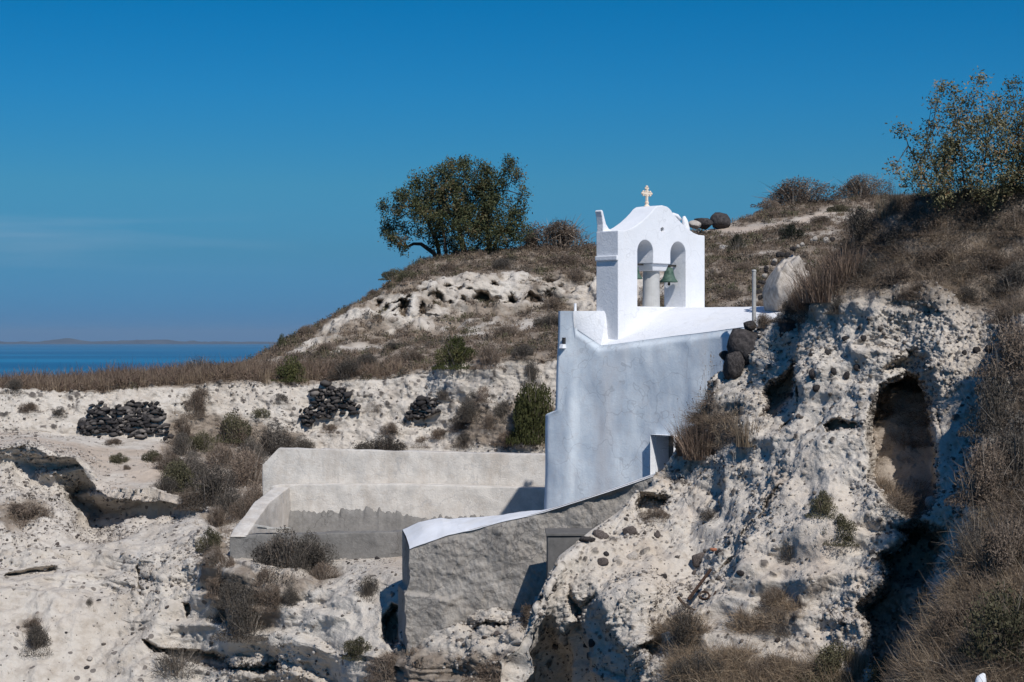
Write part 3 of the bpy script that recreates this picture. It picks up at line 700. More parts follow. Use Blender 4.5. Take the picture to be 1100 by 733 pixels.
# bell gable
W_, D_ = 3.2, 0.70
prof = [(0, 2.58), (0.22, 2.585), (0.42, 2.63), (0.62, 2.71), (0.85, 2.83), (1.05, 2.96), (1.2, 3.07), (1.31, 3.17), (1.42, 3.225), (1.6, 3.25),
        (1.78, 3.225), (1.89, 3.17), (2.0, 3.07), (2.15, 2.96), (2.35, 2.83), (2.58, 2.71), (2.78, 2.63), (2.98, 2.585), (3.2, 2.58)]
def arch(u0, u1, zs, n=18, down=False):
    r = (u1 - u0) / 2; c = (u0 + u1) / 2
    return [(c - r * math.cos(PI * k / n), zs + r * math.sin(PI * k / n)) for k in range(n + 1)]
SILL, CAPZ, SPR = 0.80, 1.84, 2.105
hole = [(0.69, SILL)] + arch(0.69, 1.263, SPR) + [(1.263, CAPZ), (1.90, CAPZ)] + arch(1.90, 2.475, SPR) + [(2.475, SILL)]
outer = [(0.0, -0.35)] + prof + [(3.2, -0.35)]
import bmesh
def extrude_profile(outer, holes, depth, mat, name, parent, bev=0.02):
    bm = bmesh.new()
    eds = []
    for loop in [outer] + holes:
        vv = [bm.verts.new((u, 0, z)) for u, z in loop]
        for i in range(len(vv)): eds.append(bm.edges.new((vv[i], vv[(i + 1) % len(vv)])))
    bmesh.ops.triangle_fill(bm, use_beauty=True, use_dissolve=False, edges=eds)
    ext = bmesh.ops.extrude_face_region(bm, geom=bm.faces[:])
    for g in ext['geom']:
        if isinstance(g, bmesh.types.BMVert): g.co.y += depth
    bmesh.ops.recalc_face_normals(bm, faces=bm.faces)
    if bev:
        se = [ed for ed in bm.edges if len(ed.link_faces) == 2 and ed.calc_face_angle(0) > 0.9 and ed.calc_length() > 0.03]
        bmesh.ops.bevel(bm, geom=se, offset=bev, segments=2, affect='EDGES', profile=0.6)
    me = bpy.data.meshes.new(name); bm.to_mesh(me); bm.free(); me.materials.append(mat)
    return link(bpy.data.objects.new(name, me), parent)
ocu = [(1.6 + 0.062 * math.cos(2 * PI * k / 14), 2.66 + 0.068 * math.sin(2 * PI * k / 14)) for k in range(14)]
bg = extrude_profile(outer, [hole, ocu], D_, M['white'], 'bell_gable', ch)
c = MB(); c.lathe([(0.0, SILL - 0.05), (0.215, SILL - 0.05), (0.205, 1.2), (0.20, 1.70), (0.0, 1.70)], 24, (1.6, 0.36, 0)); c.build('pier', M['pier'], bg, smooth=False)
c = MB(); c.hexa([(1.36, 0.10, 1.67), (1.84, 0.10, 1.67), (1.84, 0.62, 1.67), (1.36, 0.62, 1.67)], [(1.268, 0.05, 1.835), (1.895, 0.05, 1.835), (1.895, 0.665, 1.835), (1.268, 0.665, 1.835)])
c.build('capital', M['white'], bg, bevel=0.02)
c = MB(); c.box(-0.05, 0.03, 0.003, D_ - 0.003, 1.88, 1.99); c.build('moulding', M['white'], bg, bevel=0.018)
for ou in (1.95, 2.06):
    pass
def horn(mirror, u, v, name='acroterion'):
    h = MB(); s = -1 if mirror else 1
    pts = [(u + s * 0.16, v, 2.52), (u + s * 0.10, v, 2.64), (u + s * 0.04, v, 2.82), (u - s * 0.03, v, 2.99), (u - s * 0.10, v, 3.08)]
    h.tube(pts, [0.15, 0.13, 0.10, 0.065, 0.03], 10); return h
hp = extrude_profile([(0.0, 2.54), (0.0, 2.74), (-0.03, 2.92), (-0.07, 3.05), (-0.045, 3.09), (0.0, 3.06), (0.05, 2.92), (0.11, 2.76), (0.20, 2.66), (0.36, 2.585), (0.36, 2.54)], [], 0.2, M['white'], 'acroterion', bg, 0.02)
hp.location.y = D_ - 0.215; hp.location.x = 0.006
h = MB(); h.tube([(3.05, 0.5, 2.48), (3.06, 0.5, 2.78), (3.03, 0.5, 2.96), (3.0, 0.5, 3.07)], [0.13, 0.105, 0.075, 0.03], 12); h.build('acroterion', M['white'], bg, smooth=True)
h = MB()
h.tube([(3.02, 0.62, 2.98), (2.93, 0.66, 3.08), (2.80, 0.68, 3.11), (2.68, 0.68, 3.06), (2.60, 0.68, 2.94), (2.56, 0.68, 2.70)], [0.045, 0.05, 0.05, 0.05, 0.05, 0.05], 10)
h.build('acroterion', M['white'], bg, smooth=True)
# cross with trefoil ends
def cross_mesh():
    b_ = MB()
    cx, cy, z0 = 1.6, 0.50, 3.22
    b_.lathe([(0.0, z0 - 0.02), (0.075, z0 - 0.02), (0.07, z0 + 0.04), (0.04, z0 + 0.07), (0.055, z0 + 0.12), (0.028, z0 + 0.16), (0.0, z0 + 0.16)], 12, (cx, cy, 0))
    b_.box(cx - 0.027, cx + 0.027, cy - 0.022, cy + 0.022, z0 + 0.14, z0 + 0.50)
    b_.box(cx - 0.16, cx + 0.16, cy - 0.019, cy + 0.019, z0 + 0.315, z0 + 0.365)
    def ball(x, z, r): b_.lathe([(r * math.sin(PI * k / 6), z + r * math.cos(PI * k / 6)) for k in range(7)], 8, (x, cy, 0))
    for x, z, dx, dz in ((cx, z0 + 0.50, 1, 0), (cx - 0.16, z0 + 0.34, 0, 1), (cx + 0.16, z0 + 0.34, 0, 1)):
        ball(x, z, 0.036)
        ball(x - dx * 0.045 + (0 if dx else (0.035 if x < cx else -0.035)), z - dz * 0.045 - (0.04 if dx else 0), 0.028)
        ball(x + dx * 0.045 + (0 if dx else (0.035 if x < cx else -0.035)), z + dz * 0.045 - (0.04 if dx else 0), 0.028)
    for sx in (-1, 1):
        for sz in (-1, 1): ball(cx + sx * 0.05, z0 + 0.34 + sz * 0.05, 0.022)
    return b_
cross_mesh().build('cross', M['cross'], bg)

def make_bell(label, u, v, ztop_, s, rod):
    Rm = Matrix.Rotation(A45, 4, 'Z')
    loc = Vector(tuple(C0)) + Rm @ Vector((u, v, ztop_))
    t = empty('bell', loc, A45); tag(t, label, 'bell')
    b_ = MB(); b_.lathe([(0.0, -0.02), (0.05, -0.02), (0.085, -0.05), (0.10, -0.12), (0.115, -0.2), (0.15, -0.27), (0.185, -0.31), (0.19, -0.335), (0.17, -0.335), (0.14, -0.26), (0.09, -0.12), (0.0, -0.06)], 24)
    b_.v = [(x * s, y * s, z * s) for x, y, z in b_.v]; b_.build('bell_body', M['bronze'], t, smooth=True)
    k_ = MB(); k_.tube([(0, 0, -0.1 * s), (0.01, 0, -0.36 * s)], 0.012, 6); k_.lathe([(0, -0.33 * s), (0.035, -0.36 * s), (0.03, -0.40 * s), (0, -0.41 * s)], 8); k_.build('clapper', M['iron'], t)
    y_ = MB(); y_.box(rod[0] - u, rod[1] - u, -0.03, 0.03, 0.0, 0.045); y_.box(-0.03, 0.03, -0.025, 0.025, -0.05, 0.0); y_.build('yoke', M['iron'], t)
make_bell('green bronze bell hanging in the right arch of the white gable', 2.24, 0.34, 1.80, 1.15, (1.80, 2.475))
make_bell('green bronze bell half hidden by the left pier of the white gable', 1.0, 0.36, 1.80, 1.0, (0.69, 1.40))

# pole standing on the roof
pp = P(810, 352, 42.6)
pz = P(810, 291, 42.6)[2]
b_ = MB(); b_.tube([(0, 0, -0.3), (0, 0, pz - pp[2] - 0.05), (0.01, 0, pz - pp[2])], [0.05, 0.045, 0.045], 10)
b_.lathe([(0.05, pz - pp[2] - 0.02), (0.055, pz - pp[2] - 0.01), (0.045, pz - pp[2] + 0.02), (0, pz - pp[2] + 0.03)], 10)
o = b_.build('pole', M['pole']); o.location = pp; tag(o, 'thin grey metal pole standing upright beside the chapel roof', 'pole')

# ------------------------------------------------------------------ garden wall in front
gw = empty('garden_wall', tuple(P(440, 640, 43.2)))
tag(gw, 'rough stone retaining wall with whitewashed coping below the chapel', 'wall')
gl = np.array(gw.location)
top = [(440, 590), (460, 582.5), (480, 576), (520, 565), (560, 556), (585, 549), (620, 538), (660, 525), (700, 511), (760, 488)]
gx = [p[0] for p in top]
nU, nT = 300, 110
uu = np.linspace(0, 1, nU); pxs = 440 + uu * 320
yy = 43.2 - uu * 2.1
ptop = np.interp(pxs, gx, [p[1] for p in top])
tt = np.linspace(0, 1, nT)[:, None]
zt = (CY - ptop) / F * yy
zbm = -7.6
Xf = (pxs - CX) / F * yy
Zg = zt + (zbm - zt) * tt
Yg = np.broadcast_to(yy, Zg.shape) - 0.05 * (zt - Zg)
Xg = np.broadcast_to(Xf, Zg.shape)
G = np.stack([Xg, Yg, Zg], -1) + 0
gst, gri = cells(G * np.array([3.2, 3.2, 4.4]), 615); dsp = fbm(G * 0.8, 4, 0.55, 601) * 0.20 + fbm(G * 3.0, 4, 0.6, 611) * 0.04 + fbm(G * 12, 4, 0.7, 612) * 0.040 + np.clip(0.5 - gst, 0, 1) * 0.05 * (gri > 0.45) * sstep(-0.2, 0.2, fbm(G * 0.9, 2, 0.5, 616))
# lower apron of plaster and a patch of fallen render
apron = 0.20 * sstep(0.0, 0.06, -(Zg + 5.55) + 0.22 * fbm(G * 1.1, 4, 0.55, 613)) * (1 - sstep(470, 500, pxs + 14 * fbm(G * 1.3, 3, 0.5, 614)))
G[..., 1] -= (dsp + apron) * sstep(0, 0.03, tt)
G[..., 0] += (fbm(G * 1.6, 4, 0.6, 617) * 0.16 - 0.06 * tt) * sstep(0.02, 0.1, tt) * (1 - sstep(440, 475, pxs))
G = G - gl
idx = np.arange(nU * nT).reshape(nT, nU)
q = np.stack([idx[:-1, :-1], idx[1:, :-1], idx[1:, 1:], idx[:-1, 1:]], -1).reshape(-1, 4)
link(bpy.data.objects.new('wall_face', mesh_np('wall_face', G, quads=q, mat=M['rough_wall'], smooth=True)), gw)
# left end
bk0 = P(432, 569, 44.6); fr0 = P(440, 590, 43.2)
nE = 40
ee = np.linspace(0, 1, nE)[None, :]; tt2 = np.linspace(0, 1, 90)[:, None]
ex = fr0[0] + (bk0[0] - fr0[0]) * ee + 0 * tt2; ey = fr0[1] + (bk0[1] - fr0[1]) * ee + 0 * tt2
ez0 = fr0[2] + (bk0[2] - fr0[2]) * ee; ez = ez0 + (zbm - ez0) * tt2
E = np.stack([ex, ey, ez], -1); E[..., 0] -= 0.05 * fbm(E * 2, 3, 0.5, 620) * tt2 + 0.10 * sstep(0, 0.05, -(ez + 5.52)) 
E[:, 0, :] = (G[:, 0, :] + gl)[np.linspace(0, nT - 1, 90).astype(int)]
E = E - gl
idx = np.arange(nE * 90).reshape(90, nE)
q = np.stack([idx[:-1, :-1], idx[:-1, 1:], idx[1:, 1:], idx[1:, :-1]], -1).reshape(-1, 4)
link(bpy.data.objects.new('wall_end', mesh_np('wall_end', E, quads=q, mat=M['rough_wall'], smooth=True)), gw)
# coping
bpx = [432, 450, 474, 482, 540, 582, 640, 760]; bpy_ = [569, 561, 556.5, 558, 554, 549.6, 531.7, 488.1]
nB = 26
pb = np.interp(pxs, [440, 456, 478, 486, 540, 582, 640, 760], bpy_); pbx = np.interp(pxs, [440, 456, 478, 486, 540, 582, 640, 760], bpx)
yb = np.interp(uu, [0, 0.3, 0.6, 1], [44.6, 44.2, 43.0, 41.6])
Bk = P(pbx, pb, yb); Fr = np.stack([Xf, yy, zt], -1)
s_ = np.linspace(0, 1, nB)[:, None, None]
K = Fr[None] * (1 - s_) + Bk[None] * s_
K[..., 2] += (0.05 * np.sin(s_[..., 0] * PI) + fbm(K * 1.5, 3, 0.5, 630) * 0.035 + 0.02) * (1 - 0.9 * sstep(560, 600, pxs)) + 0.06 * np.exp(-((pxs - 462) / 14) ** 2) * np.sin(s_[..., 0] * PI)
K[0, :, 2] -= 0.03; K[0, :, 1] -= 0.03
K[-1, :, 2] -= 0.8
K = K - gl
idx = np.arange(nU * nB).reshape(nB, nU)
q = np.stack([idx[:-1, :-1], idx[:-1, 1:], idx[1:, 1:], idx[1:, :-1]], -1).reshape(-1, 4)
link(bpy.data.objects.new('coping', mesh_np('coping', K, quads=q, mat=M['coping'], smooth=True)), gw)

# cement slab
cs = empty('cement_block', tuple(P(615, 600, 40.4)))
tag(cs, 'grey cement block set against the rough wall beside the pumice cliff', 'block')
b_ = MB(); x0, x1 = -0.52, 0.62; zt_ = (600 - 573) / F * 40.4
b_.box(x0, x1, 0.0, 1.1, -1.3, zt_ - 0.06); b_.build('block_body', M['cement'], cs, bevel=0.02, cuts=0.3, rough=0.012)
b_ = MB(); b_.box(x0 - 0.03, x1 + 0.03, -0.03, 1.12, zt_ - 0.057, zt_); b_.build('block_top', M['cement'], cs, bevel=0.012)

# ------------------------------------------------------------------ basin / terrace walls
ci = empty('basin', tuple(P(340, 574, 50.5)))
tag(ci, 'walled plaster basin with tall cream back wall and grey front, left of the chapel', 'basin')
cl_ = np.array(ci.location)
def L3(px, py, Y): return tuple(P(px, py, Y) - cl_)
def wall_poly(pts_front, thick, name, mat, rough=0.03, cuts=0.18, seed=1, bev=0.02):
    """front outline in survey coordinates at one depth, given thickness away from the camera"""
    b_ = MB(); n = len(pts_front)
    fr = [np.array(p) for p in pts_front]; bk = [p + np.array((0, thick, 0)) for p in fr]
    b_.add(fr + bk, [tuple(range(n)), tuple(range(2 * n - 1, n - 1, -1))] + [(i, i + n, (i + 1) % n + n, (i + 1) % n) for i in range(n)])
    return b_.build(name, mat, ci, bevel=bev, cuts=cuts, rough=rough, seed=seed)
Yb = 54.0
wall_poly([L3(282, 600, Yb), L3(282, 499, Yb), L3(299, 481.5, Yb), L3(440, 485, Yb), L3(590, 488.5, Yb), L3(590, 600, Yb)], 0.45, 'back_wall', M['cream'], 0.03, 0.2, 3)
Yl = 53.4
wall_poly([L3(288, 600, Yl), L3(290, 523, Yl), L3(300, 521, Yl), L3(440, 520.5, Yl), L3(588, 525, Yl), L3(588, 600, Yl)], 0.595, 'ledge', M['cream'], 0.025, 0.2, 5)
# rough cement skirt, uneven upper edge, on the ledge foot
pxk = np.linspace(289, 588, 200)
upper = 549 + 13 * fbm(np.stack([pxk * 0.03, pxk * 0, pxk * 0], -1), 6, 0.7, 9) + 5 * fbm(np.stack([pxk * 0.3, pxk * 0, pxk * 0], -1), 3, 0.7, 19) + np.interp(pxk, [289, 400, 450, 588], [-3, -1, 4, 0])
rws = []
for j, tj in enumerate(np.linspace(0, 1, 24)):
    pk = upper + (592 - upper) * tj
    Yk = Yl - 0.022 - 0.05 * min(1, tj * 6) - 0.35 * tj
    rws.append(P(pxk, pk, Yk))
K = np.array(rws); K[..., 1] += fbm(K * 3, 3, 0.6, 640) * 0.03 * (np.linspace(0, 1, 24)[:, None] > 0.05); K[0, :, 1] += 0.06
K = K - cl_
idx = np.arange(24 * 200).reshape(24, 200)
q = np.stack([idx[:-1, :-1], idx[1:, :-1], idx[1:, 1:], idx[:-1, 1:]], -1).reshape(-1, 4)
link(bpy.data.objects.new('cement_skirt', mesh_np('cement_skirt', K, quads=q, mat=M['grey_render'], smooth=True)), ci)
# side wall running forward on the left
b_ = MB()
a0 = np.array(L3(296, 522, 53.5)); a1 = np.array(L3(272, 540, 51.4)); a2 = np.array(L3(250, 570, 49.4)); a3 = np.array(L3(247, 576, 49.0))
ln = [a0, a1, a2, a3]; wv = np.array((-0.42, 0.0, 0.0)); zlow = np.array((0, 0, -1.0))
vs = []
for p, dz in zip(ln, (1.5, 1.0, 0.12, 0.04)): vs += [p + (0, 0, -dz), p, p + wv, p + wv + (0, 0, -dz)]
fs = []
for i in range(3):
    for j in range(4): fs.append((i * 4 + j, i * 4 + (j + 1) % 4, (i + 1) * 4 + (j + 1) % 4, (i + 1) * 4 + j))
fs += [(0, 1, 2, 3), (15, 14, 13, 12)]
# keep the outer line where the photo shows it: shift the whole wall right by its width
vs = [v + (0.42, 0, 0) for v in vs]
b_.add(vs, fs); b_.build('side_wall', M['cream'], ci, bevel=0.03, cuts=0.2, rough=0.035, seed=8)
# front wall
Yf = 49.0
wall_poly([L3(246.5, 640, Yf), L3(246.5, 576, Yf), L3(300, 574.5, Yf), L3(470, 570.5, Yf), L3(470, 640, Yf)], 0.5, 'front_wall', M['grey_render'], 0.045, 0.14, 12)
b_ = MB(); b_.box(-1.9, 3.2, -1.0, 3.0, -0.55, -0.4); b_.build('basin_floor', M['grey_render'], ci)

# planks lying in the basin corner
pk = empty('broken_plank', tuple(P(291, 571, 48.95))); pk.location.z += 0.03
tag(pk, 'pale broken planks lying on the front edge of the basin', 'plank')
b_ = MB(); b_.hexa([(-0.42, 0.05, 0.10), (0.1, 0.0, 0.02), (0.1, 0.1, 0.02), (-0.42, 0.15, 0.10)], [(-0.42, 0.05, 0.135), (0.1, 0.0, 0.055), (0.1, 0.1, 0.055), (-0.42, 0.15, 0.135)]); b_.build('plank', M['wood'], pk)
b_ = MB(); b_.hexa([(-0.36, 0.14, 0.03), (0.42, 0.1, -0.01), (0.42, 0.22, -0.01), (-0.36, 0.26, 0.03)], [(-0.36, 0.14, 0.065), (0.42, 0.1, 0.03), (0.42, 0.22, 0.03), (-0.36, 0.26, 0.065)]); b_.build('plank', M['wood'], pk)
b_ = MB(); b_.hexa([(-0.1, -0.02, 0.03), (0.5, 0.02, 0.04), (0.5, 0.07, 0.04), (-0.1, 0.03, 0.03)], [(-0.1, -0.02, 0.06), (0.5, 0.02, 0.07), (0.5, 0.07, 0.07), (-0.1, 0.03, 0.06)]); b_.build('plank', M['wood'], pk)

# ------------------------------------------------------------------ stones
def rock_mesh(name, seed, mat, sub=3, flat=0.75, jag=0.3):
    bm = bmesh.new(); bmesh.ops.create_icosphere(bm, subdivisions=sub, radius=1.0)
    V = np.array([v.co[:] for v in bm.verts])
    n = fbm(V * 0.9 + seed * 7.7, 3, 0.55, seed) * jag * 1.3 + fbm(V * 3 + seed * 3.1, 4, 0.65, seed + 3) * jag * 0.5
    V = V * (1 + n)[:, None]
    rg = np.random.default_rng(seed)
    for _ in range(6):                                   # a few flat broken faces
        d = rg.normal(size=3); d /= np.linalg.norm(d); lim = rg.uniform(0.6, 0.85)
        k = V @ d; over = np.maximum(k - lim, 0); V = V - d * (over * 0.85)[:, None]
    V[:, 2] *= flat
    for v, c_ in zip(bm.verts, V): v.co = c_
    me = bpy.data.meshes.new(name); bm.to_mesh(me); bm.free(); me.materials.append(mat)
    me.polygons.foreach_set('use_smooth', np.ones(len(me.polygons), bool))
    return me
ROCKS = {k: [rock_mesh('rock', i + 10 * j, M[k]) for i in range(5)] for j, k in enumerate(('lava', 'rubble', 'pumice'))}
def place_rock(px, py, wpx, hpx, finder, mat, label, group=None, name='rock', cat='rock', Y=None, dep=None):
    if Y is None: p, n = finder(px, py); Y = p[1]
    else: p = P(px, py, Y)
    k = Y / F
    me = random.choice(ROCKS[mat])
    o = bpy.data.objects.new(name, me); o.location = (p[0], p[1], p[2])
    o.scale = (wpx * k / 2, (dep or wpx) * k / 2 * random.uniform(0.7, 1.0), hpx * k / 2 / 0.75)
    o.rotation_euler = (random.uniform(-0.15, 0.15), random.uniform(-0.15, 0.15), random.uniform(-0.5, 0.5) + random.choice((0, PI)))
    link(o); tag(o, label, cat, group); return o
place_rock(806, 376, 46, 46, FC, 'lava', 'largest dark lava boulder perched where the cliff meets the chapel roof', name='boulder', cat='boulder', Y=40.5)
place_rock(787, 394, 26, 30, FC, 'lava', 'dark lava boulder tucked under the largest boulder by the chapel wall', name='boulder', cat='boulder', Y=40.3)
place_rock(779, 382, 14, 14, FC, 'lava', 'small dark rock touching the chapel wall left of the boulders', cat='rock', Y=41.0)
place_rock(805, 350, 15, 12, FC, 'lava', 'small dark rock on top of the largest boulder beside the pole', cat='rock', Y=40.7)
place_rock(822, 352, 12, 9, FC, 'lava', 'flat little dark rock right of the pole foot', cat='rock', Y=41.2)
place_rock(849, 354, 26, 30, FC, 'lava', 'dark upright boulder below the dry bushes right of the pole', name='boulder', cat='boulder', Y=39.7)
place_rock(756, 240, 24, 16, FA, 'lava', 'round dark boulder on the skyline just right of the bell gable', name='boulder', cat='boulder', Y=101)
place_rock(775, 238, 24, 18, FA, 'lava', 'taller dark grey boulder on the skyline behind the round one', name='boulder', cat='boulder', Y=103)
place_rock(746, 242, 16, 10, FA, 'pumice', 'small pale rock beside the round skyline boulder', cat='rock', Y=100)
bo = place_rock(843, 312, 60, 76, FC, 'pumice', 'big pale pumice boulder rising behind the dry reeds right of the pole', name='boulder', cat='boulder', Y=44.5, dep=60)
bo.data = rock_mesh('rough_rock', 63, M['pumice'], 5, 0.8, 0.42); bo.rotation_euler = (0.1, -0.12, 2.2)
for i_ in range(22):
    t_ = i_ / 21 * 4; pts_ = [(815, 322), (819, 298), (832, 275), (856, 263), (892, 254)]
    px_ = np.interp(t_, range(5), [q_[0] for q_ in pts_]) + random.uniform(-3, 3); py_ = np.interp(t_, range(5), [q_[1] for q_ in pts_]) + random.uniform(-2, 5)
    z_ = random.uniform(4, 8)
    place_rock(px_, py_, z_, z_ * 0.9, FC, random.choice(('lava', 'lava', 'pumice')), 'stone crusting the rim of the big pale boulder', 'stones on the pale boulder rim', name='lava_stone', cat='stone', Y=44.6)
place_rock(777, 266, 11, 9, FA, 'pumice', 'small white stone on the brown slope right of the bell gable', cat='stone')
place_rock(675, 570, 15, 14, FC, 'rubble', 'dark brown stone near the top of the pumice cliff by the rough wall', cat='stone')
place_rock(647, 602, 12, 11, FC, 'rubble', 'brown stone embedded in the left shoulder of the cliff', cat='stone')
place_rock(678, 598, 16, 16, FC, 'pumice', 'pale brown stone half buried in the cliff below the dark hollow', cat='stone')
place_rock(750, 601, 20, 20, FC, 'rubble', 'brown rough stone beside the rusty iron frame', cat='stone')
place_rock(713, 619, 9, 7, FC, 'lava', 'small black stone left of the rusty iron frame', cat='stone')
place_rock(795, 615, 10, 8, FC, 'lava', 'small black stone right of the rusty iron frame', cat='stone')
place_rock(771, 592, 10, 6, FC, 'lava', 'black pebble beside the orange shard', cat='stone')
sh = place_rock(764, 588, 10, 7, FC, 'rubble', 'orange terracotta shard lying on the pumice above the iron frame', name='shard', cat='shard')
sh.data = rock_mesh('shard', 77, M['terracotta'], 3, 0.5, 0.3); sh.location.y -= 0.08
place_rock(645, 574, 20, 12, FC, 'rubble', 'brown stone on the cliff edge beside the cement block', cat='stone')
place_rock(630, 578, 22, 8, FC, 'lava', 'flat black stone on the cliff edge beside the cement block', cat='stone')
place_rock(635, 690, 10, 12, FC, 'lava', 'black stone stuck in the shaded hollow under the cliff', cat='stone')
place_rock(621, 663, 8, 10, FC, 'lava', 'smaller black stone above the one in the shaded hollow', cat='stone')
place_rock(1000, 540, 14, 12, FC, 'pumice', 'white pumice stone at the foot of the cave', cat='stone', Y=34.0)
ws = place_rock(1042, 750, 15, 26, FC, 'pumice', 'white pointed stone in the dry grass at the bottom right', cat='stone'); ws.location.y -= 0.6; ws.location.z += 0.26; ws.data = rock_mesh('white_stone', 78, M['white'], 3, 0.9, 0.3)
for (px, py, s) in ((872, 402, 10), (876, 416, 10), (888, 378, 8), (894, 398, 7), (908, 402, 8), (921, 394, 9), (1048, 376, 9), (1060, 375, 9), (1034, 378, 6), (908, 362, 8), (926, 362, 7), (870, 380, 6)):
    place_rock(px, py, s, s * 1.1, FC, 'lava', 'dark lava stone bedded in the white pumice of the cliff near the cave', 'lava stones in the upper cliff', name='lava_stone', cat='stone')
Lc = LAYERS[1]; La = LAYERS[0]
def scatter_pick(L, mask, n):
    w = L['area'] * mask; w = w / w.sum()
    return RNG.choice(len(w), n, p=w, replace=True)
inC = (Lc['fx'] > 585) & (Lc['fx'] < 1020) & (Lc['fy'] > 330) & (Lc['fy'] < 733) & (Lc['veg'] < 0.5) & (Lc['niche'] < 0.3)
for i in scatter_pick(Lc, inC, 70):
    s = RNG.uniform(4, 8.5)
    p = Lc['V'][i]; o = bpy.data.objects.new('stone', random.choice(ROCKS[random.choice(('rubble', 'rubble', 'lava', 'pumice'))]))
    k = p[1] / F; o.location = p; o.scale = (s * k / 2, s * k / 2 * 0.9, s * k / 2 * 1.1); o.rotation_euler = (random.uniform(-1, 1), random.uniform(-1, 1), random.uniform(0, 6))
    link(o); tag(o, 'small loose stone among many on the pale pumice cliff', 'stone', 'loose stones on the cliff')
inA = (La['fx'] > 0) & (La['fx'] < 600) & (La['fy'] > 560) & (La['fy'] < 733) & (La['veg'] < 0.5)
for i in scatter_pick(La, inA, 70):
    s = RNG.uniform(3.5, 8)
    p = La['V'][i]; o = bpy.data.objects.new('stone', random.choice(ROCKS[random.choice(('rubble', 'lava', 'pumice', 'pumice'))]))
    k = p[1] / F; o.location = p; o.scale = (s * k / 2, s * k / 2 * 0.9, s * k / 2 * 0.8); o.rotation_euler = (random.uniform(-.5, .5), random.uniform(-.5, .5), random.uniform(0, 6))
    link(o); tag(o, 'small loose stone among many in the pale gully below the basin', 'stone', 'loose stones in the gully')

def merged(name, tmpl, pos, scl, rot, tone, mat, nrm=None, kind='stuff', tonevar=0.25):
    """many copies of small templates in one mesh; tmpl: list of (V, tris, tone)"""
    Vs = []; Ts = []; To = []; off = 0
    which = RNG.integers(0, len(tmpl), len(pos))
    for t, (tv, tt_, ttone) in enumerate(tmpl):
        sel = np.where(which == t)[0]
        if not len(sel): continue
        c, s = np.cos(rot[sel]), np.sin(rot[sel])
        sc = scl[sel]
        x = tv[None, :, 0] * sc[:, :1]; y = tv[None, :, 1] * sc[:, :1]; z = tv[None, :, 2] * sc[:, 1:2]
        X = x * c[:, None] - y * s[:, None] + pos[sel][:, :1]; Yy = x * s[:, None] + y * c[:, None] + pos[sel][:, 1:2]; Z = z + pos[sel][:, 2:3]
        Vs.append(np.stack([X, Yy, Z], -1).reshape(-1, 3))
        nv = len(tv)
        Ts.append((tt_[None] + (off + np.arange(len(sel)) * nv)[:, None, None]).reshape(-1, 3)); off += nv * len(sel)
        To.append(np.clip(ttone[None] * 0.6 + tone[sel][:, None] * 0.5 - 0.05, 0, 1).ravel())
    me = mesh_np(name, np.concatenate(Vs), tris=np.concatenate(Ts), mat=mat, attrs={'tone': np.concatenate(To)})
    o = link(bpy.data.objects.new(name, me)); o['kind'] = kind
    return o

def stone_template(seed):
    bm = bmesh.new(); bmesh.ops.create_icosphere(bm, subdivisions=1, radius=1.0)
    V = np.array([v.co[:] for v in bm.verts]); V *= (1 + 0.35 * np.random.default_rng(seed).uniform(-1, 1, (len(V), 1)))
    Tm = np.array([[l.vert.index for l in f.loops] for f in bm.faces]); bm.free()
    return V, Tm, np.full(len(V), 0.5)
STT = [stone_template(i) for i in range(6)]
M['gravel'] = tone_mat('gravel_mix', [(0.1, (0.04, 0.036, 0.035)), (0.45, (0.13, 0.11, 0.095)), (0.6, (0.36, 0.32, 0.28)), (1, (0.52, 0.47, 0.42))], 0.95, 0, False)
def gravel(L, mask, n, lo, hi, name='gravel'):
    i = scatter_pick(L, mask, n)
    s = lo * (hi / lo) ** (RNG.uniform(0, 1, n) ** 2.2)
    return merged(name, STT, L['V'][i] + L['n'][i] * s[:, None] * 0.2, np.stack([s, s * RNG.uniform(0.6, 1.1, n)], -1), RNG.uniform(0, 6.3, n), RNG.uniform(0, 1, n) * 1.0 + 0.12, M['gravel'])
gravel(Lc, ((Lc['fx'] > 560) & (Lc['fx'] < 1090) & (Lc['fy'] < 750) & (Lc['veg'] < 0.75) & (Lc['niche'] < 0.3)).astype(float) * (0.15 + sstep(-0.1, 0.35, fbm(Lc['V'] * 0.5, 3, 0.5, 401))), 24000, 0.009, 0.05)
gravel(La, ((La['fx'] > -20) & (La['fx'] < 640) & (La['fy'] > 400) & (La['fy'] < 750) & (La['veg'] < 0.75)).astype(float) * (0.1 + sstep(-0.1, 0.3, fbm(La['V'] * 0.33, 3, 0.5, 88))), 18000, 0.014, 0.060)

M['lava_blocks'] = tone_mat('lava_blocks', [(0, (0.018, 0.017, 0.018)), (0.5, (0.05, 0.045, 0.044)), (0.85, (0.10, 0.088, 0.08)), (1, (0.20, 0.175, 0.155))], 0.95, 0, False)
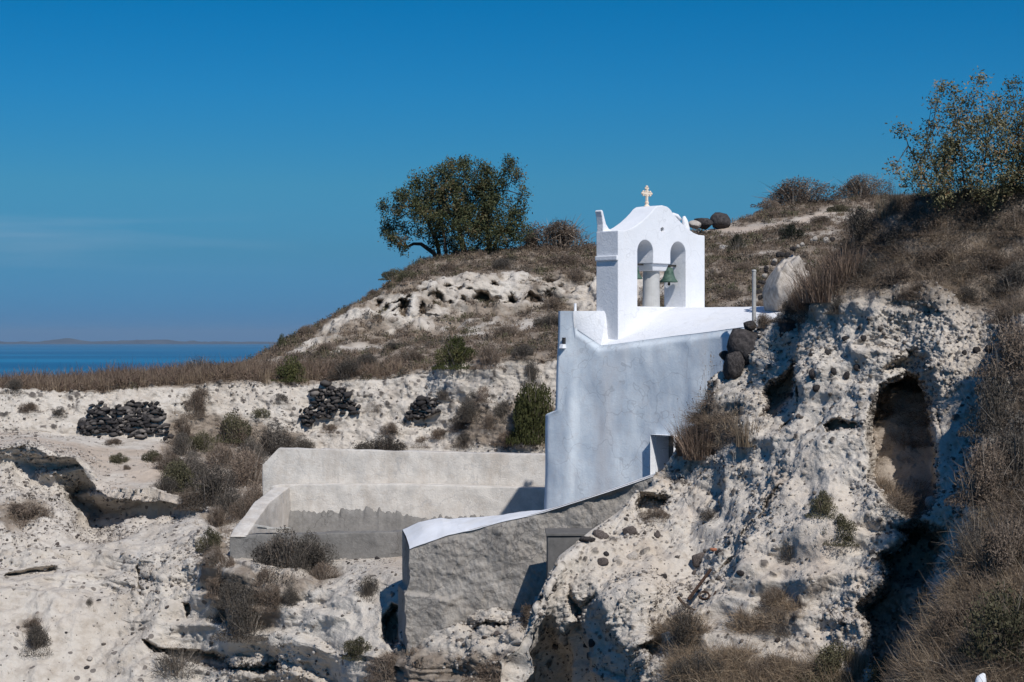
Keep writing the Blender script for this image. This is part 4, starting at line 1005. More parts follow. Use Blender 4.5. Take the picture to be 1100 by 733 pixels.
# dry stone walls of dark lava blocks
def dry_stone_wall(poly, label, step=4.8, out=0.03):
    xs = [p[0] for p in poly]; ys = [p[1] for p in poly]
    cx, cy = (min(xs) + max(xs)) / 2, max(ys)
    base, _ = FA(cx, cy - 2)
    rows = int((max(ys) - min(ys)) / (step * 0.62)) + 1
    Vs = []; Ts = []; To = []; off = 0
    for r in range(rows):
        py = min(ys) + r * step * 0.62 + 2
        px = min(xs) - step + (r % 2) * step / 2 + random.uniform(-1, 1)
        while px < max(xs) + step:
            wd = step * random.choice((0.6, 0.8, 1, 1.2, 1.9)); py_ = py + random.uniform(-1.6, 1.6)
            if poly_sd(np.array([px + wd / 2]), np.array([py_]), poly)[0] > random.uniform(-3.5, 2.5):
                p, n = FA(px + wd / 2, py_)
                k = p[1] / F
                tv, tt_, _ = stone_template(random.randrange(10 ** 6))
                th = random.uniform(-0.3, 0.3)
                hh = random.choice((0.75, 1, 1, 1.35)); v = tv * np.array((wd * k * 0.62, 0.26, step * 0.44 * k * hh)) * random.uniform(0.85, 1.2)
                v = np.stack([v[:, 0] * math.cos(th) - v[:, 1] * math.sin(th), v[:, 0] * math.sin(th) + v[:, 1] * math.cos(th), v[:, 2] + v[:, 0] * random.uniform(-0.15, 0.15)], -1)
                Vs.append(v + p + n * out - base); Ts.append(tt_ + off); off += len(tv); To.append(np.full(len(tv), random.random()))
            px += wd * random.uniform(0.7, 0.95)
    o = link(bpy.data.objects.new('dry_stone_wall', mesh_np('dry_stone_wall', np.concatenate(Vs), tris=np.concatenate(Ts), mat=M['lava_blocks'], attrs={'tone': np.concatenate(To)})))
    o.location = base; tag(o, label, 'wall'); return o
dry_stone_wall([(84, 466), (86, 452), (97, 446), (100, 438), (112, 434), (120, 441), (128, 437), (140, 433), (150, 430), (168, 432), (174, 440), (176, 460), (184, 467), (160, 468), (150, 471), (130, 465), (110, 467)], 'long dark dry stone wall across the pale terrace cliff at the far left')
dry_stone_wall([(322, 455), (326, 440), (336, 430), (338, 417), (355, 413), (372, 418), (378, 430), (387, 436), (384, 444), (370, 440), (350, 446), (335, 453)], 'dark dry stone wall stacked under the cliff top above the basin')
dry_stone_wall([(438, 449), (440, 437), (450, 428), (464, 426), (472, 432), (469, 444), (455, 447)], 'smallest dark dry stone wall between the two bushes above the basin')

# rusty iron scrap
p, n = FC(745, 634); sc_ = empty('rusty_frame', tuple(p + n * 0.16 + np.array((0, -0.22, 0.03))))
tag(sc_, 'bent rusty iron frame lying on the pumice slope', 'scrap')
k = p[1] / F
def q2(px, py, d=0): return ((px - 745) * k, -d * 0.6 + (634 - py) * k * 0.55 - 0.12, (634 - py) * k)
b_ = MB(); b_.tube([q2(735, 634, 0.1), q2(748, 618, 0.2), q2(760, 603, 0.3)], 0.03, 6); b_.build('bar', M['rust'], sc_)
b_ = MB(); b_.tube([q2(724, 632), q2(730, 639), q2(740, 645), q2(752, 646), q2(759, 636, 0.1), q2(765, 626, 0.15)], 0.026, 6); b_.build('bar', M['rust'], sc_)
b_ = MB(); pts = []
for i in range(26):
    a = i * 0.62; r = 7 - i * 0.12; pts.append(q2(752 + r * math.cos(a), 630 + r * 0.7 * math.sin(a), 0.05 + 0.006 * i))
b_.tube(pts, 0.010, 5); b_.build('wire_coil', M['rust'], sc_)

# ------------------------------------------------------------------ plants
def blades(n, spread, hmin, hmax, width, lean, rg, seg=2, tone=(0.2, 1.0), curve=0.35):
    """grass blades / twigs as thin curved strips: V, tris, tone"""
    a = rg.uniform(0, 2 * PI, n); r = spread * np.sqrt(rg.uniform(0, 1, n))
    bx, by = r * np.cos(a), r * np.sin(a)
    h = rg.uniform(hmin, hmax, n); ld = a + rg.normal(0, 0.7, n); lm = rg.uniform(0.1, 1, n) * lean * h
    side = rg.uniform(0, 2 * PI, n)
    V = []; 
    for s in range(seg + 1):
        t = s / seg
        cx = bx + np.cos(ld) * lm * t ** (1 + curve); cy = by + np.sin(ld) * lm * t ** (1 + curve); cz = h * t * (1 - 0.18 * t * lm / (h + 1e-6))
        w = width * (1 - t) + width * 0.12
        V.append(np.stack([cx - np.cos(side) * w, cy - np.sin(side) * w, cz], -1)); V.append(np.stack([cx + np.cos(side) * w, cy + np.sin(side) * w, cz], -1))
    V = np.stack(V, 1); m = V.shape[1]
    tr = []
    for s in range(seg): tr += [(2 * s, 2 * s + 1, 2 * s + 3), (2 * s, 2 * s + 3, 2 * s + 2)]
    Tm = (np.array(tr)[None] + (np.arange(n) * m)[:, None, None]).reshape(-1, 3)
    tn = np.repeat(rg.uniform(tone[0], tone[1], n), m)
    return V.reshape(-1, 3), Tm, tn

def leaves(centers, size, rg, tone, aspect=0.5, per=1, jitter=0.0):
    """small pointed leaf quads at the given points"""
    c = np.repeat(centers, per, 0); n = len(c)
    if jitter: c = c + rg.normal(0, jitter, c.shape)
    d = rg.normal(size=(n, 3)); d /= np.linalg.norm(d, axis=1, keepdims=True)
    e = np.cross(d, rg.normal(size=(n, 3))); e /= np.linalg.norm(e, axis=1, keepdims=True) + 1e-9
    s = (size * rg.uniform(0.6, 1.3, n))[:, None]
    V = np.stack([c - d * s * 0.5, c + e * s * aspect * 0.5, c + d * s * 0.5, c - e * s * aspect * 0.5], 1)
    Tm = (np.array([(0, 1, 2), (0, 2, 3)])[None] + (np.arange(n) * 4)[:, None, None]).reshape(-1, 3)
    tn = np.repeat(np.repeat(tone, per) + rg.normal(0, 0.12, n), 4)
    return V.reshape(-1, 3), Tm, np.clip(tn, 0, 1)

def cat_t(parts):
    off = 0; Vs = []; Ts = []; To = []
    for v, t, o in parts: Vs.append(v); Ts.append(t + off); To.append(o); off += len(v)
    return np.concatenate(Vs), np.concatenate(Ts), np.concatenate(To)

def strands(n, R, H, ln, width, rg, seg=3, tone=(0.1, 1.0)):
    """tangled twigs: short curved strips starting anywhere in a dome and running outwards every way"""
    a = rg.uniform(0, 2 * PI, n); r = np.sqrt(rg.uniform(0, 1, n)) * R
    b0 = np.stack([r * np.cos(a), r * np.sin(a), rg.uniform(0, 0.75, n) * H * (1 - 0.6 * (r / R) ** 2)], -1)
    d = np.stack([np.cos(a), np.sin(a), rg.uniform(0.0, 1.4, n)], -1) * 0.7 + rg.normal(0, 0.75, (n, 3)); d[:, 2] = d[:, 2] * 0.8 + 0.15
    d /= np.linalg.norm(d, axis=1, keepdims=True)
    e = rg.normal(0, 0.35, (n, 3)); L_ = ln * rg.uniform(0.4, 1.2, n)
    sd_ = np.cross(d, rg.normal(size=(n, 3))); sd_ /= np.linalg.norm(sd_, axis=1, keepdims=True) + 1e-9
    V = []
    for s in range(seg + 1):
        t = s / seg; c = b0 + d * (L_ * t)[:, None] + e * (L_ * t * t)[:, None]
        c[:, 2] = np.maximum(c[:, 2], 0)
        w = width * (1 - 0.8 * t); V.append(c - sd_ * w); V.append(c + sd_ * w)
    V = np.stack(V, 1); m = V.shape[1]; tr = []
    for s in range(seg): tr += [(2 * s, 2 * s + 1, 2 * s + 3), (2 * s, 2 * s + 3, 2 * s + 2)]
    Tm = (np.array(tr)[None] + (np.arange(n) * m)[:, None, None]).reshape(-1, 3)
    return V.reshape(-1, 3), Tm, np.repeat(rg.uniform(tone[0], tone[1], n), m)

def shrub_pair(kind, seed):
    """unit shrub: radius 1, height 1 -> (foliage mesh, stem mesh)"""
    rg = np.random.default_rng(seed)
    nl = rg.integers(7, 11)
    lob = []
    for i in range(nl):
        a = rg.uniform(0, 2 * PI); r = rg.uniform(0.0, 0.68); hh = (1 - r * 0.75) * rg.uniform(0.45, 0.8)
        lob.append((r * math.cos(a), r * math.sin(a), hh, rg.uniform(0.22, 0.42)))
    cfg = {'green': (4600, 0.075, 0.5, 'green_leaf'), 'olive': (4200, 0.07, 0.5, 'olive_leaf'), 'brown': (5000, 0.06, 0.3, 'brown_leaf'),
           'grey': (6000, 0.055, 0.35, 'grey_leaf'), 'twiggy': (700, 0.06, 0.3, 'grey_leaf'), 'dark': (5000, 0.06, 0.45, 'dark_leaf')}[kind]
    n, ls, asp, mt = cfg
    pts = []; tn = []
    per = n // len(lob)
    for (x, y, z, r) in lob:
        d = rg.normal(size=(per, 3)); d /= np.linalg.norm(d, axis=1, keepdims=True)
        rad = r * rg.uniform(0.35, 1.12, per) ** 0.6
        q_ = d * rad[:, None] * np.array((1, 1, 0.85)) + (x, y, z)
        pts.append(q_); tn.append(np.full(per, rg.uniform(0.25, 0.75)))
    # skirt of low leaves so the plant sits on the ground
    a = rg.uniform(0, 2 * PI, n // 3); r = np.sqrt(rg.uniform(0.05, 0.95, n // 3))
    pts.append(np.stack([r * np.cos(a), r * np.sin(a), rg.uniform(0, 0.45, n // 3) * (1.1 - r)], -1)); tn.append(np.full(n // 3, 0.4))
    pts = np.concatenate(pts); tn = np.concatenate(tn)
    pts[:, 2] = np.maximum(pts[:, 2], 0.0)
    fol = leaves(pts, ls, rg, tn, asp)
    if kind in ('brown', 'grey', 'twiggy'):
        m_ = {'twiggy': 520, 'brown': 300, 'grey': 170}[kind]
        fol = cat_t([fol, strands(m_, 0.72, 0.95, 0.42 if kind == 'twiggy' else 0.26, 0.0085, rg)])
    st = cat_t([blades(46, 0.12, 0.5, 1.0, 0.02, 0.85, rg, 3), blades(60, 0.4, 0.3, 0.9, 0.012, 0.7, rg, 2)])
    return (mesh_np('foliage', fol[0], tris=fol[1], mat=M[mt], attrs={'tone': fol[2]}), mesh_np('stems', st[0], tris=st[1], mat=M['twig'], attrs={'tone': st[2]}))
SHR = {k: [shrub_pair(k, 100 * j + i) for i in range(3)] for j, k in enumerate(('green', 'olive', 'brown', 'grey', 'twiggy', 'dark'))}
def shrub(px, py, w, h, kind, label, finder=FA, group=None, Y=None, depth=1.0, name='shrub', cat='shrub'):
    if Y is None: p, _ = finder(px, py); Y = p[1]
    else: p = P(px, py, Y)
    k = Y / F
    o = empty(name, (p[0], p[1] + 0.15, p[2] - 0.05), random.uniform(0, 6.28))
    o.scale = (w * k / 2 / 0.95, w * k / 2 / 0.95 * depth, h * k / 0.95)
    tag(o, label, cat, group)
    f, s = random.choice(SHR[kind])
    link(bpy.data.objects.new('foliage', f), o); link(bpy.data.objects.new('stems', s), o)
    return o

def grass_pair(seed, n=150, lean=0.45, width=0.009):
    rg = np.random.default_rng(seed)
    g = blades(n, 0.42, 0.45, 1.0, width, lean, rg, 3)
    s = blades(16, 0.35, 0.95, 1.6, width * 0.7, 0.25, rg, 3, (0.5, 1))
    head = []
    for i in range(16):
        tip = s[0].reshape(16, -1, 3)[i, -1]
        head.append(leaves(tip[None] - np.array([[0, 0, 0.05]]) + rg.normal(0, 0.012, (7, 3)) + np.linspace(-0.06, 0.04, 7)[:, None] * np.array([[0, 0, 1]]), 0.05, rg, np.full(7, 0.6), 0.35))
    st = cat_t([s] + head)
    return (mesh_np('leaf_blades', g[0], tris=g[1], mat=M['straw'], attrs={'tone': g[2]}), mesh_np('stalks', st[0], tris=st[1], mat=M['straw'], attrs={'tone': st[2]}))
GRS = [grass_pair(900 + i) for i in range(4)]
M['reed'] = tone_mat('brown_reed', [(0, (0.05, 0.034, 0.026)), (0.5, (0.115, 0.078, 0.058)), (1, (0.26, 0.19, 0.14))], 0.85, 0.1)
GRS2 = []
for i_ in range(3):
    a_, b__ = grass_pair(950 + i_, 420, 0.7, 0.008); a_.materials[0] = M['reed']; b__.materials[0] = M['reed']; GRS2.append((a_, b__))
def tuft(px, py, w, h, label, finder=FC, group=None, Y=None, brown=False):
    if Y is None: p, _ = finder(px, py); Y = p[1]
    else: p = P(px, py, Y)
    k = Y / F
    o = empty('grass_tuft', (p[0], p[1], p[2] - 0.04), random.uniform(0, 6.28)); o.scale = (w * k / 1.3, w * k / 1.3, h * k)
    tag(o, label, 'grass tuft', group)
    f, s = random.choice(GRS2 if brown else GRS)
    link(bpy.data.objects.new('leaf_blades', f), o); link(bpy.data.objects.new('stalks', s), o)
    return o

def lobed_tree(name, label, cat, base, Y, lobes, leaf, dens, limbs, mat, depth, tone_f, clump=9, part=('trunk', 'crown'), jit=0, r0=0.2, woodmat='bark'):
    rg = np.random.default_rng(abs(hash(name)) % 1000 if False else len(name) * 31)
    b0 = P(base[0], base[1], Y); t = empty(name, tuple(b0)); tag(t, label, cat)
    k = Y / F
    cen = []
    for (px, py, r, *dy) in lobes:
        c = P(px, py, Y) - b0; c[1] += dy[0] if dy else rg.uniform(-depth, depth) * 0.6
        cen.append((c, r * k))
    wood = MB()
    for (pts, r) in limbs:
        wood.tube([tuple(P(x, y, Y) - b0 + np.array((0, d, 0))) for x, y, d in pts], np.linspace(r, r * 0.45, len(pts)), 7, 0.3)
    org = [np.array(P(pts[-1][0], pts[-1][1], Y) - b0 + np.array((0, pts[-1][2], 0))) for pts, r in limbs]
    allp = []; tone = []
    for c, r in cen:
        o_ = min(org, key=lambda q_: np.linalg.norm(q_ - c))
        midp = (o_ + c) / 2 + rg.normal(0, 0.12 * r / 0.5, 3)
        wood.tube([o_, midp, c], [r0 * 0.22, r0 * 0.15, r0 * 0.06], 5, 0.4)
        for _ in range(7):
            d = rg.normal(size=3); d /= np.linalg.norm(d)
            e1 = c + d * r * 0.9
            wood.tube([c - d * r * 0.1, c + d * r * 0.5 + rg.normal(0, 0.06 * r, 3), e1], [r0 * 0.06, r0 * 0.045, r0 * 0.02], 4, 0.5)
        nc = max(4, int(dens * r * r))
        d = rg.normal(size=(nc, 3)); d /= np.linalg.norm(d, axis=1, keepdims=True)
        q_ = c + d * (r * rg.uniform(0.3, 1.1, nc) ** 0.55)[:, None]
        if jit: q_ = c + d * (r * rg.uniform(0.55, 1.0, nc))[:, None]
        allp.append(q_); tone.append(np.clip(tone_f(rg, nc, c), 0, 1))
    allp = np.concatenate(allp); tone = np.concatenate(tone)
    fo = leaves(allp, leaf, rg, tone, 0.42, clump, jit or leaf * 1.25)
    wood.build(part[0], M[woodmat], t, smooth=True)
    link(bpy.data.objects.new(part[1], mesh_np(part[1], fo[0], tris=fo[1], mat=M[mat], attrs={'tone': fo[2]})), t)
    return t

# the tree on the hill crest
tp, _ = FA(492, 272)
lobed_tree('evergreen_tree', 'broad windswept evergreen tree standing on the hill crest against the sky', 'tree', (490, 272), 95.0,
           [(440, 222, 19), (424, 238, 13), (418, 224, 8), (456, 207, 19), (474, 198, 20), (494, 190, 20), (512, 190, 18), (530, 205, 19), (545, 180, 9), (551, 174, 7), (556, 194, 9), (560, 208, 8),
            (537, 232, 24), (508, 228, 25), (480, 228, 25), (458, 238, 19), (553, 240, 14), (560, 226, 9), (428, 256, 9), (436, 244, 9), (472, 254, 15), (500, 252, 17), (535, 256, 13), (552, 256, 9),
            (432, 212, 8), (446, 196, 8), (482, 180, 7), (497, 174, 8), (520, 182, 9), (434, 268, 4), (488, 212, 20), (520, 214, 18), (464, 222, 16), (413, 247, 7), (419, 258, 6), (486, 264, 10), (512, 264, 10), (524, 266, 8), (545, 264, 9), (468, 264, 7), (560, 252, 9), (500, 240, 20), (525, 244, 18)],
           0.13, 40, [([(500, 280, 0), (498, 268, 0), (494, 250, 0), (490, 225, 0)], 0.2), ([(470, 281, 0.4), (466, 272, 0.3), (452, 262, 0.2), (444, 262, 0.1), (436, 266, 0)], 0.13),
                       ([(472, 281, 0.5), (470, 262, 0.4), (460, 240, 0.3), (450, 222, 0.2)], 0.12), ([(530, 276, 0.5), (532, 262, 0.4), (540, 246, 0.4)], 0.13), ([(528, 276, 0), (524, 255, 0), (522, 225, 0.3), (530, 205, 0.3)], 0.12),
                       ([(480, 280, -0.3), (478, 258, -0.3), (474, 235, -0.3)], 0.1)],
           'tree_leaf', 1.6, lambda rg, n, c: rg.uniform(0.15, 0.75, n) + rg.uniform(-0.15, 0.2) + 0.08 * (c[0] > 1.0), 62, jit=0.15)

# the loose shrub at the top right
lob2 = []
for (px, py, r) in [(1000, 190, 26), (1030, 185, 30), (1060, 190, 30), (1090, 185, 28), (1120, 190, 34), (1010, 160, 20), (1035, 150, 24), (1060, 150, 26), (1085, 155, 24), (1110, 150, 28), (1005, 135, 12), (1022, 126, 13), (1040, 118, 14),
                    (1060, 128, 15), (1080, 122, 11), (1095, 130, 14), (1046, 104, 8), (1024, 98, 6), (1012, 94, 4), (1090, 92, 7), (1090, 108, 8), (1070, 110, 9), (984, 150, 7), (968, 142, 5), (985, 172, 12), (978, 195, 12), (960, 180, 5), (1115, 115, 14), (1130, 140, 20), (998, 112, 5), (1052, 85, 3), (1100, 205, 20), (1010, 208, 14), (1060, 208, 18)]:
    lob2.append((px, py, r))
lobed_tree('wild_bush', 'tall loose grey-green bush on the cliff top at the upper right', 'bush', (1045, 214), 37.6, lob2, 0.066, 170,
           [([(1045 + dx, 216, d), (1045 + dx * 1.6, 190, d), (1045 + dx * 2.2, 155, d)], 0.022) for dx, d in ((-22, 0.1), (-8, -0.2), (8, 0.2), (22, -0.1), (30, 0.3), (-30, 0.3))],
           'bush_leaf', 0.6, lambda rg, n, c: rg.uniform(0.05, 0.95, n) + rg.uniform(-0.1, 0.1), 40, ('stems', 'foliage'), r0=0.05, jit=0.085)

# named shrubs on the hill
G_ = shrub
G_(603, 266, 96, 40, 'brown', 'wide russet bush on the crest between the tree and bell gable')
G_(572, 266, 34, 24, 'grey', 'small grey bush at the foot of the tree, right side')
G_(858, 221, 100, 34, 'brown', 'big rounded bush on the skyline above the dirt track', Y=109.5)
G_(926, 212, 70, 28, 'brown', 'brown bush on the skyline next to the tall loose bush', Y=110.5)
G_(822, 222, 30, 18, 'brown', 'low dark bush on the skyline left of the big rounded one')
G_(791, 271, 26, 22, 'dark', 'small green bush beside the white stone on the brown slope')
G_(846, 258, 46, 22, 'dark', 'dark spreading bush below the dirt track', depth=0.7)
place_rock(826, 247, 7, 6, FA, 'pumice', 'white stone at the left end of the dark bush below the track', cat='stone')
G_(213, 404, 42, 27, 'twiggy', 'bare twiggy bush on the skyline against the sea')
G_(302, 374, 15, 18, 'green', 'small dark bush at the low end of the hill skyline')
G_(330, 358, 28, 14, 'brown', 'low brown bush on the sloping hill skyline')
G_(12, 420, 34, 16, 'grey', 'dark low bush at the left edge below the sea')
G_(48, 416, 26, 12, 'brown', 'small brown bush below the sea near the left edge')
G_(489, 394, 52, 36, 'green', 'green bush in the middle of the brown hillside')
G_(526, 394, 44, 32, 'brown', 'russet bush right of the green hillside bush')
G_(311, 408, 42, 28, 'green', 'dark green bush on the terrace edge below the hill skyline')
G_(375, 404, 50, 22, 'grey', 'low grey bush along the terrace edge above the middle stone wall')
G_(572, 474, 58, 82, 'green', 'tall dark green bush against the left side of the chapel')
G_(505, 450, 48, 32, 'grey', 'round grey bush above the basin between stone wall and chapel')
G_(527, 458, 24, 18, 'brown', 'small brown bush right of the round grey one above the basin')
G_(570, 412, 26, 28, 'grey', 'dark bush above the tall green bush beside the chapel')
G_(410, 486, 66, 22, 'grey', 'long low grey bush behind the basin back wall')
G_(452, 478, 30, 14, 'brown', 'low brown bush behind the middle of the basin wall')
G_(246, 472, 46, 36, 'olive', 'pale green bush at the top of the gully')
G_(208, 446, 34, 30, 'brown', 'brown bush below the grassy ridge at the head of the gully')
G_(197, 470, 34, 30, 'brown', 'brown bush right of the long dark stone wall')
G_(192, 524, 56, 36, 'olive', 'olive bush on the left side of the gully thicket')
G_(228, 542, 74, 46, 'grey', 'large grey bush in the heart of the gully thicket')
G_(262, 520, 64, 46, 'brown', 'tall grey-brown bush at the right of the gully thicket')
G_(290, 486, 76, 36, 'grey', 'grey bush behind the left end of the basin wall')
G_(262, 558, 40, 30, 'brown', 'rusty brown bush beside the basin side wall')
G_(126, 496, 26, 13, 'olive', 'left one of two low domed shrubs on the flat terrace')
G_(164, 495, 28, 15, 'olive', 'right one of two low domed shrubs on the flat terrace')
G_(135, 505, 13, 9, 'brown', 'tiny shrub between the two low domed ones on the terrace')
G_(28, 556, 70, 24, 'brown', 'flat mat of brown scrub on the rock at the left edge')
G_(308, 620, 92, 54, 'grey', 'large dark bush growing against the basin front wall', Y=48.2)
G_(334, 612, 70, 42, 'grey', 'grey bush on the right of the large dark one at the basin front', Y=48.5)
G_(322, 632, 44, 46, 'grey', 'dark grey bush in front of the basin thicket', Y=47.9)
G_(262, 684, 70, 56, 'grey', 'large brown bush hanging on the gully side below the basin')
G_(238, 664, 40, 36, 'grey', 'grey bush on the left of the hanging brown one')
G_(290, 655, 40, 36, 'brown', 'brown bush between the basin thicket and the hanging bush')
G_(240, 625, 30, 36, 'brown', 'small brown bush just left of the basin corner')
G_(394, 642, 32, 28, 'grey', 'lone round grey bush between basin and rough wall')
G_(190, 724, 64, 36, 'twiggy', 'twiggy grey bush beside the dark crevice at the bottom')
G_(36, 700, 42, 34, 'grey', 'dark grey bush on the pale rock at the lower left')
G_(38, 676, 34, 18, 'brown', 'flat brown bush just above the dark grey one at lower left')
G_(95, 656, 14, 17, 'grey', 'tiny upright bush alone on the pale rock at the left')
G_(386, 706, 42, 24, 'olive', 'pale green bush at the foot of the rough wall end')
G_(418, 728, 56, 32, 'brown', 'brown bush at the bottom edge below the rough wall end')
G_(572, 674, 40, 36, 'brown', 'brown bush between rough wall foot and pumice cliff')
G_(532, 728, 62, 30, 'brown', 'brown bush at the bottom edge left of the dark hollow')
for (px, py, w, h, kd) in [(350, 376, 30, 12, 'brown'), (395, 392, 40, 16, 'grey'), (440, 388, 40, 16, 'brown'), (355, 398, 40, 16, 'brown'), (420, 374, 26, 12, 'grey'), (545, 362, 40, 18, 'brown'), (590, 350, 40, 18, 'grey'), (560, 384, 40, 18, 'grey'),
                           (440, 300, 34, 14, 'olive'), (480, 290, 40, 12, 'brown'), (540, 288, 40, 14, 'grey'), (600, 284, 50, 16, 'brown'), (620, 300, 40, 16, 'brown'), (595, 330, 34, 16, 'brown'), (270, 400, 30, 14, 'brown'), (240, 402, 30, 14, 'olive'),
                           (150, 408, 40, 12, 'brown'), (100, 414, 36, 12, 'brown'), (420, 296, 34, 14, 'olive'), (400, 318, 26, 12, 'brown'), (778, 300, 30, 14, 'brown'), (800, 290, 30, 14, 'brown'), (880, 240, 40, 14, 'brown'), (830, 232, 24, 9, 'brown'), (900, 226, 30, 10, 'olive'), (780, 320, 34, 16, 'brown')]:
    G_(px, py, w, h, kd, 'low dry scrub shrub scattered over the brown hillside', group='scrub shrubs on the hillside')

for (px, py, w, h, kd) in [(180, 505, 40, 26, 'brown'), (205, 512, 46, 30, 'grey'), (238, 500, 50, 30, 'brown'), (215, 482, 40, 24, 'olive'), (268, 495, 44, 28, 'grey'), (176, 535, 40, 24, 'grey'), (206, 546, 44, 28, 'brown'), (248, 552, 46, 30, 'grey'), (272, 548, 40, 34, 'brown'),
                           (300, 478, 40, 20, 'brown'), (322, 482, 40, 18, 'grey'), (232, 565, 36, 26, 'brown'), (222, 590, 30, 26, 'olive'), (230, 606, 28, 26, 'brown'), (195, 488, 40, 26, 'grey'), (252, 476, 44, 28, 'brown')]:
    G_(px, py, w, h, kd, 'dry bush packed into the gully thicket left of the basin', group='bushes of the gully thicket')
for (px, py, w, h, kd) in [(285, 640, 40, 36, 'brown'), (310, 648, 40, 30, 'grey'), (250, 650, 44, 36, 'grey'), (270, 668, 44, 34, 'brown'), (232, 640, 30, 30, 'brown'), (345, 622, 36, 24, 'brown'), (296, 606, 50, 36, 'brown')]:
    G_(px, py, w, h, kd, 'dry bush of the dark thicket below the basin front wall', group='bushes below the basin')
for (px, py, w, h, kd) in [(30, 440, 30, 14, 'brown'), (62, 446, 24, 12, 'grey'), (215, 430, 40, 18, 'brown'), (280, 446, 26, 12, 'olive'), (300, 432, 24, 12, 'grey'), (400, 440, 26, 13, 'brown'), (418, 464, 30, 14, 'brown'), (480, 428, 30, 16, 'grey'), (490, 462, 30, 16, 'brown'), (520, 430, 34, 20, 'brown'),
                           (540, 452, 36, 26, 'grey'), (470, 470, 30, 14, 'brown'), (545, 476, 40, 20, 'brown'), (500, 478, 36, 16, 'grey'), (356, 462, 34, 12, 'brown'), (120, 476, 30, 10, 'brown')]:
    G_(px, py, w, h, kd, 'small dry bush growing from the pale terrace cliff', group='bushes on the terrace cliff')

# plants on the near cliff
for i_ in range(16):
    tuft(RNG.uniform(985, 1095), RNG.uniform(655, 735), RNG.uniform(26, 46), RNG.uniform(24, 42), 'straw coloured dry grass tuft among many at the bottom right', group='grass tufts at the bottom right')
for i_ in range(7):
    tuft(RNG.uniform(790, 930), RNG.uniform(700, 738), RNG.uniform(22, 38), RNG.uniform(18, 32), 'straw coloured dry grass tuft at the bottom of the pumice cliff', group='grass tufts at the cliff foot')
C_ = lambda *a, **k: shrub(*a, finder=FC, **k)
tuft(752, 490, 62, 52, 'tall russet grass tuft in front of the chapel window', brown=True)
tuft(738, 486, 40, 40, 'shorter grass tuft touching the chapel window', brown=True)
tuft(776, 470, 34, 60, 'thin tall grass tuft against the right end of the chapel wall', Y=41.2)
tuft(802, 478, 40, 46, 'grass tuft in the groove right of the chapel wall')
tuft(764, 452, 30, 50, 'sparse dry grass tuft rising beside the small dark rock', Y=41.6)
tuft(882, 322, 74, 50, 'dense brown reed clump on the cliff edge right of the pale boulder', brown=True)
tuft(905, 300, 60, 50, 'brown reed clump higher on the cliff edge', brown=True)
tuft(862, 330, 40, 40, 'short brown reed clump over the upright dark boulder', brown=True)
tuft(948, 232, 30, 34, 'dry grass with pale upright stalks left of the tall loose bush')
tuft(962, 224, 26, 30, 'dry grass tuft at the left foot of the tall loose bush')
C_(848, 344, 46, 28, 'grey', 'dark bush over the upright boulder right of the pole')
C_(820, 350, 34, 18, 'brown', 'little brown bush beside the largest lava boulder')
C_(925, 262, 56, 44, 'grey', 'dark grey bush on the cliff rim left of the brown slope')
C_(705, 556, 40, 16, 'brown', 'small brown plant in the dark hollow of the cliff')
C_(765, 556, 34, 18, 'twiggy', 'low twiggy plant on the pumice right of the dark hollow')
C_(738, 696, 62, 52, 'grey', 'round grey bush on the lower cliff below the rusty iron frame')
C_(752, 728, 66, 34, 'grey', 'wide grey bush at the bottom edge below the round one')
C_(832, 652, 44, 28, 'brown', 'brown bush in the middle of the lower cliff')
C_(842, 680, 46, 24, 'twiggy', 'low grey bush under the brown one on the lower cliff')
C_(905, 582, 44, 34, 'olive', 'pale olive bush left of the deep shadow')
C_(885, 552, 40, 30, 'olive', 'sparse pale bush just above the olive one left of the shadow')
C_(850, 602, 30, 36, 'twiggy', 'thin twiggy bush on the pale slope left of the olive one')
for (px, py, w, h, kd, lb) in [(1090, 400, 90, 70, 'brown', 'brown bush at the right edge level with the cave top'),
                               (1072, 465, 80, 80, 'grey', 'dark tangled bush right of the cave mouth'),
                               (1062, 540, 90, 80, 'brown', 'tangled dry bush below and right of the cave'),
                               (1095, 520, 90, 80, 'grey', 'dark dry bush at the right edge below the cave level'),
                               (1052, 612, 80, 70, 'twiggy', 'bare twig bush overhanging the deep shadow'),
                               (1085, 620, 100, 80, 'brown', 'brown dry bush at the right edge, lower half'),
                               (1046, 694, 90, 66, 'brown', 'brown dry bush beside the deep shadow near the bottom'),
                               (1085, 700, 100, 80, 'olive', 'yellowish bush in the bottom right corner'),
                               (962, 732, 60, 34, 'olive', 'olive bush at the bottom just below the deep shadow'),
                               (890, 726, 70, 40, 'olive', 'yellow-green bush at the bottom right of the cliff'),
                               (830, 735, 60, 36, 'brown', 'brown bush at the bottom between grey and yellow-green ones')]:
    C_(px, py, w, h, kd, lb)
for (px, py, w, h, kd) in [(1000, 250, 60, 26, 'brown'), (1050, 245, 60, 26, 'grey'), (1095, 250, 60, 30, 'brown'), (965, 262, 46, 26, 'grey'), (1010, 285, 60, 26, 'brown'), (1060, 290, 60, 30, 'brown'), (960, 300, 50, 26, 'brown'), (1095, 310, 60, 34, 'grey'),
                           (930, 300, 44, 28, 'grey'), (985, 318, 44, 20, 'brown'), (1040, 325, 44, 22, 'grey'), (1085, 345, 50, 30, 'brown'), (900, 335, 34, 18, 'grey')]:
    C_(px, py, w, h, kd, 'low dry shrub in the brown cover of the cliff top', group='dry shrubs on the cliff top')

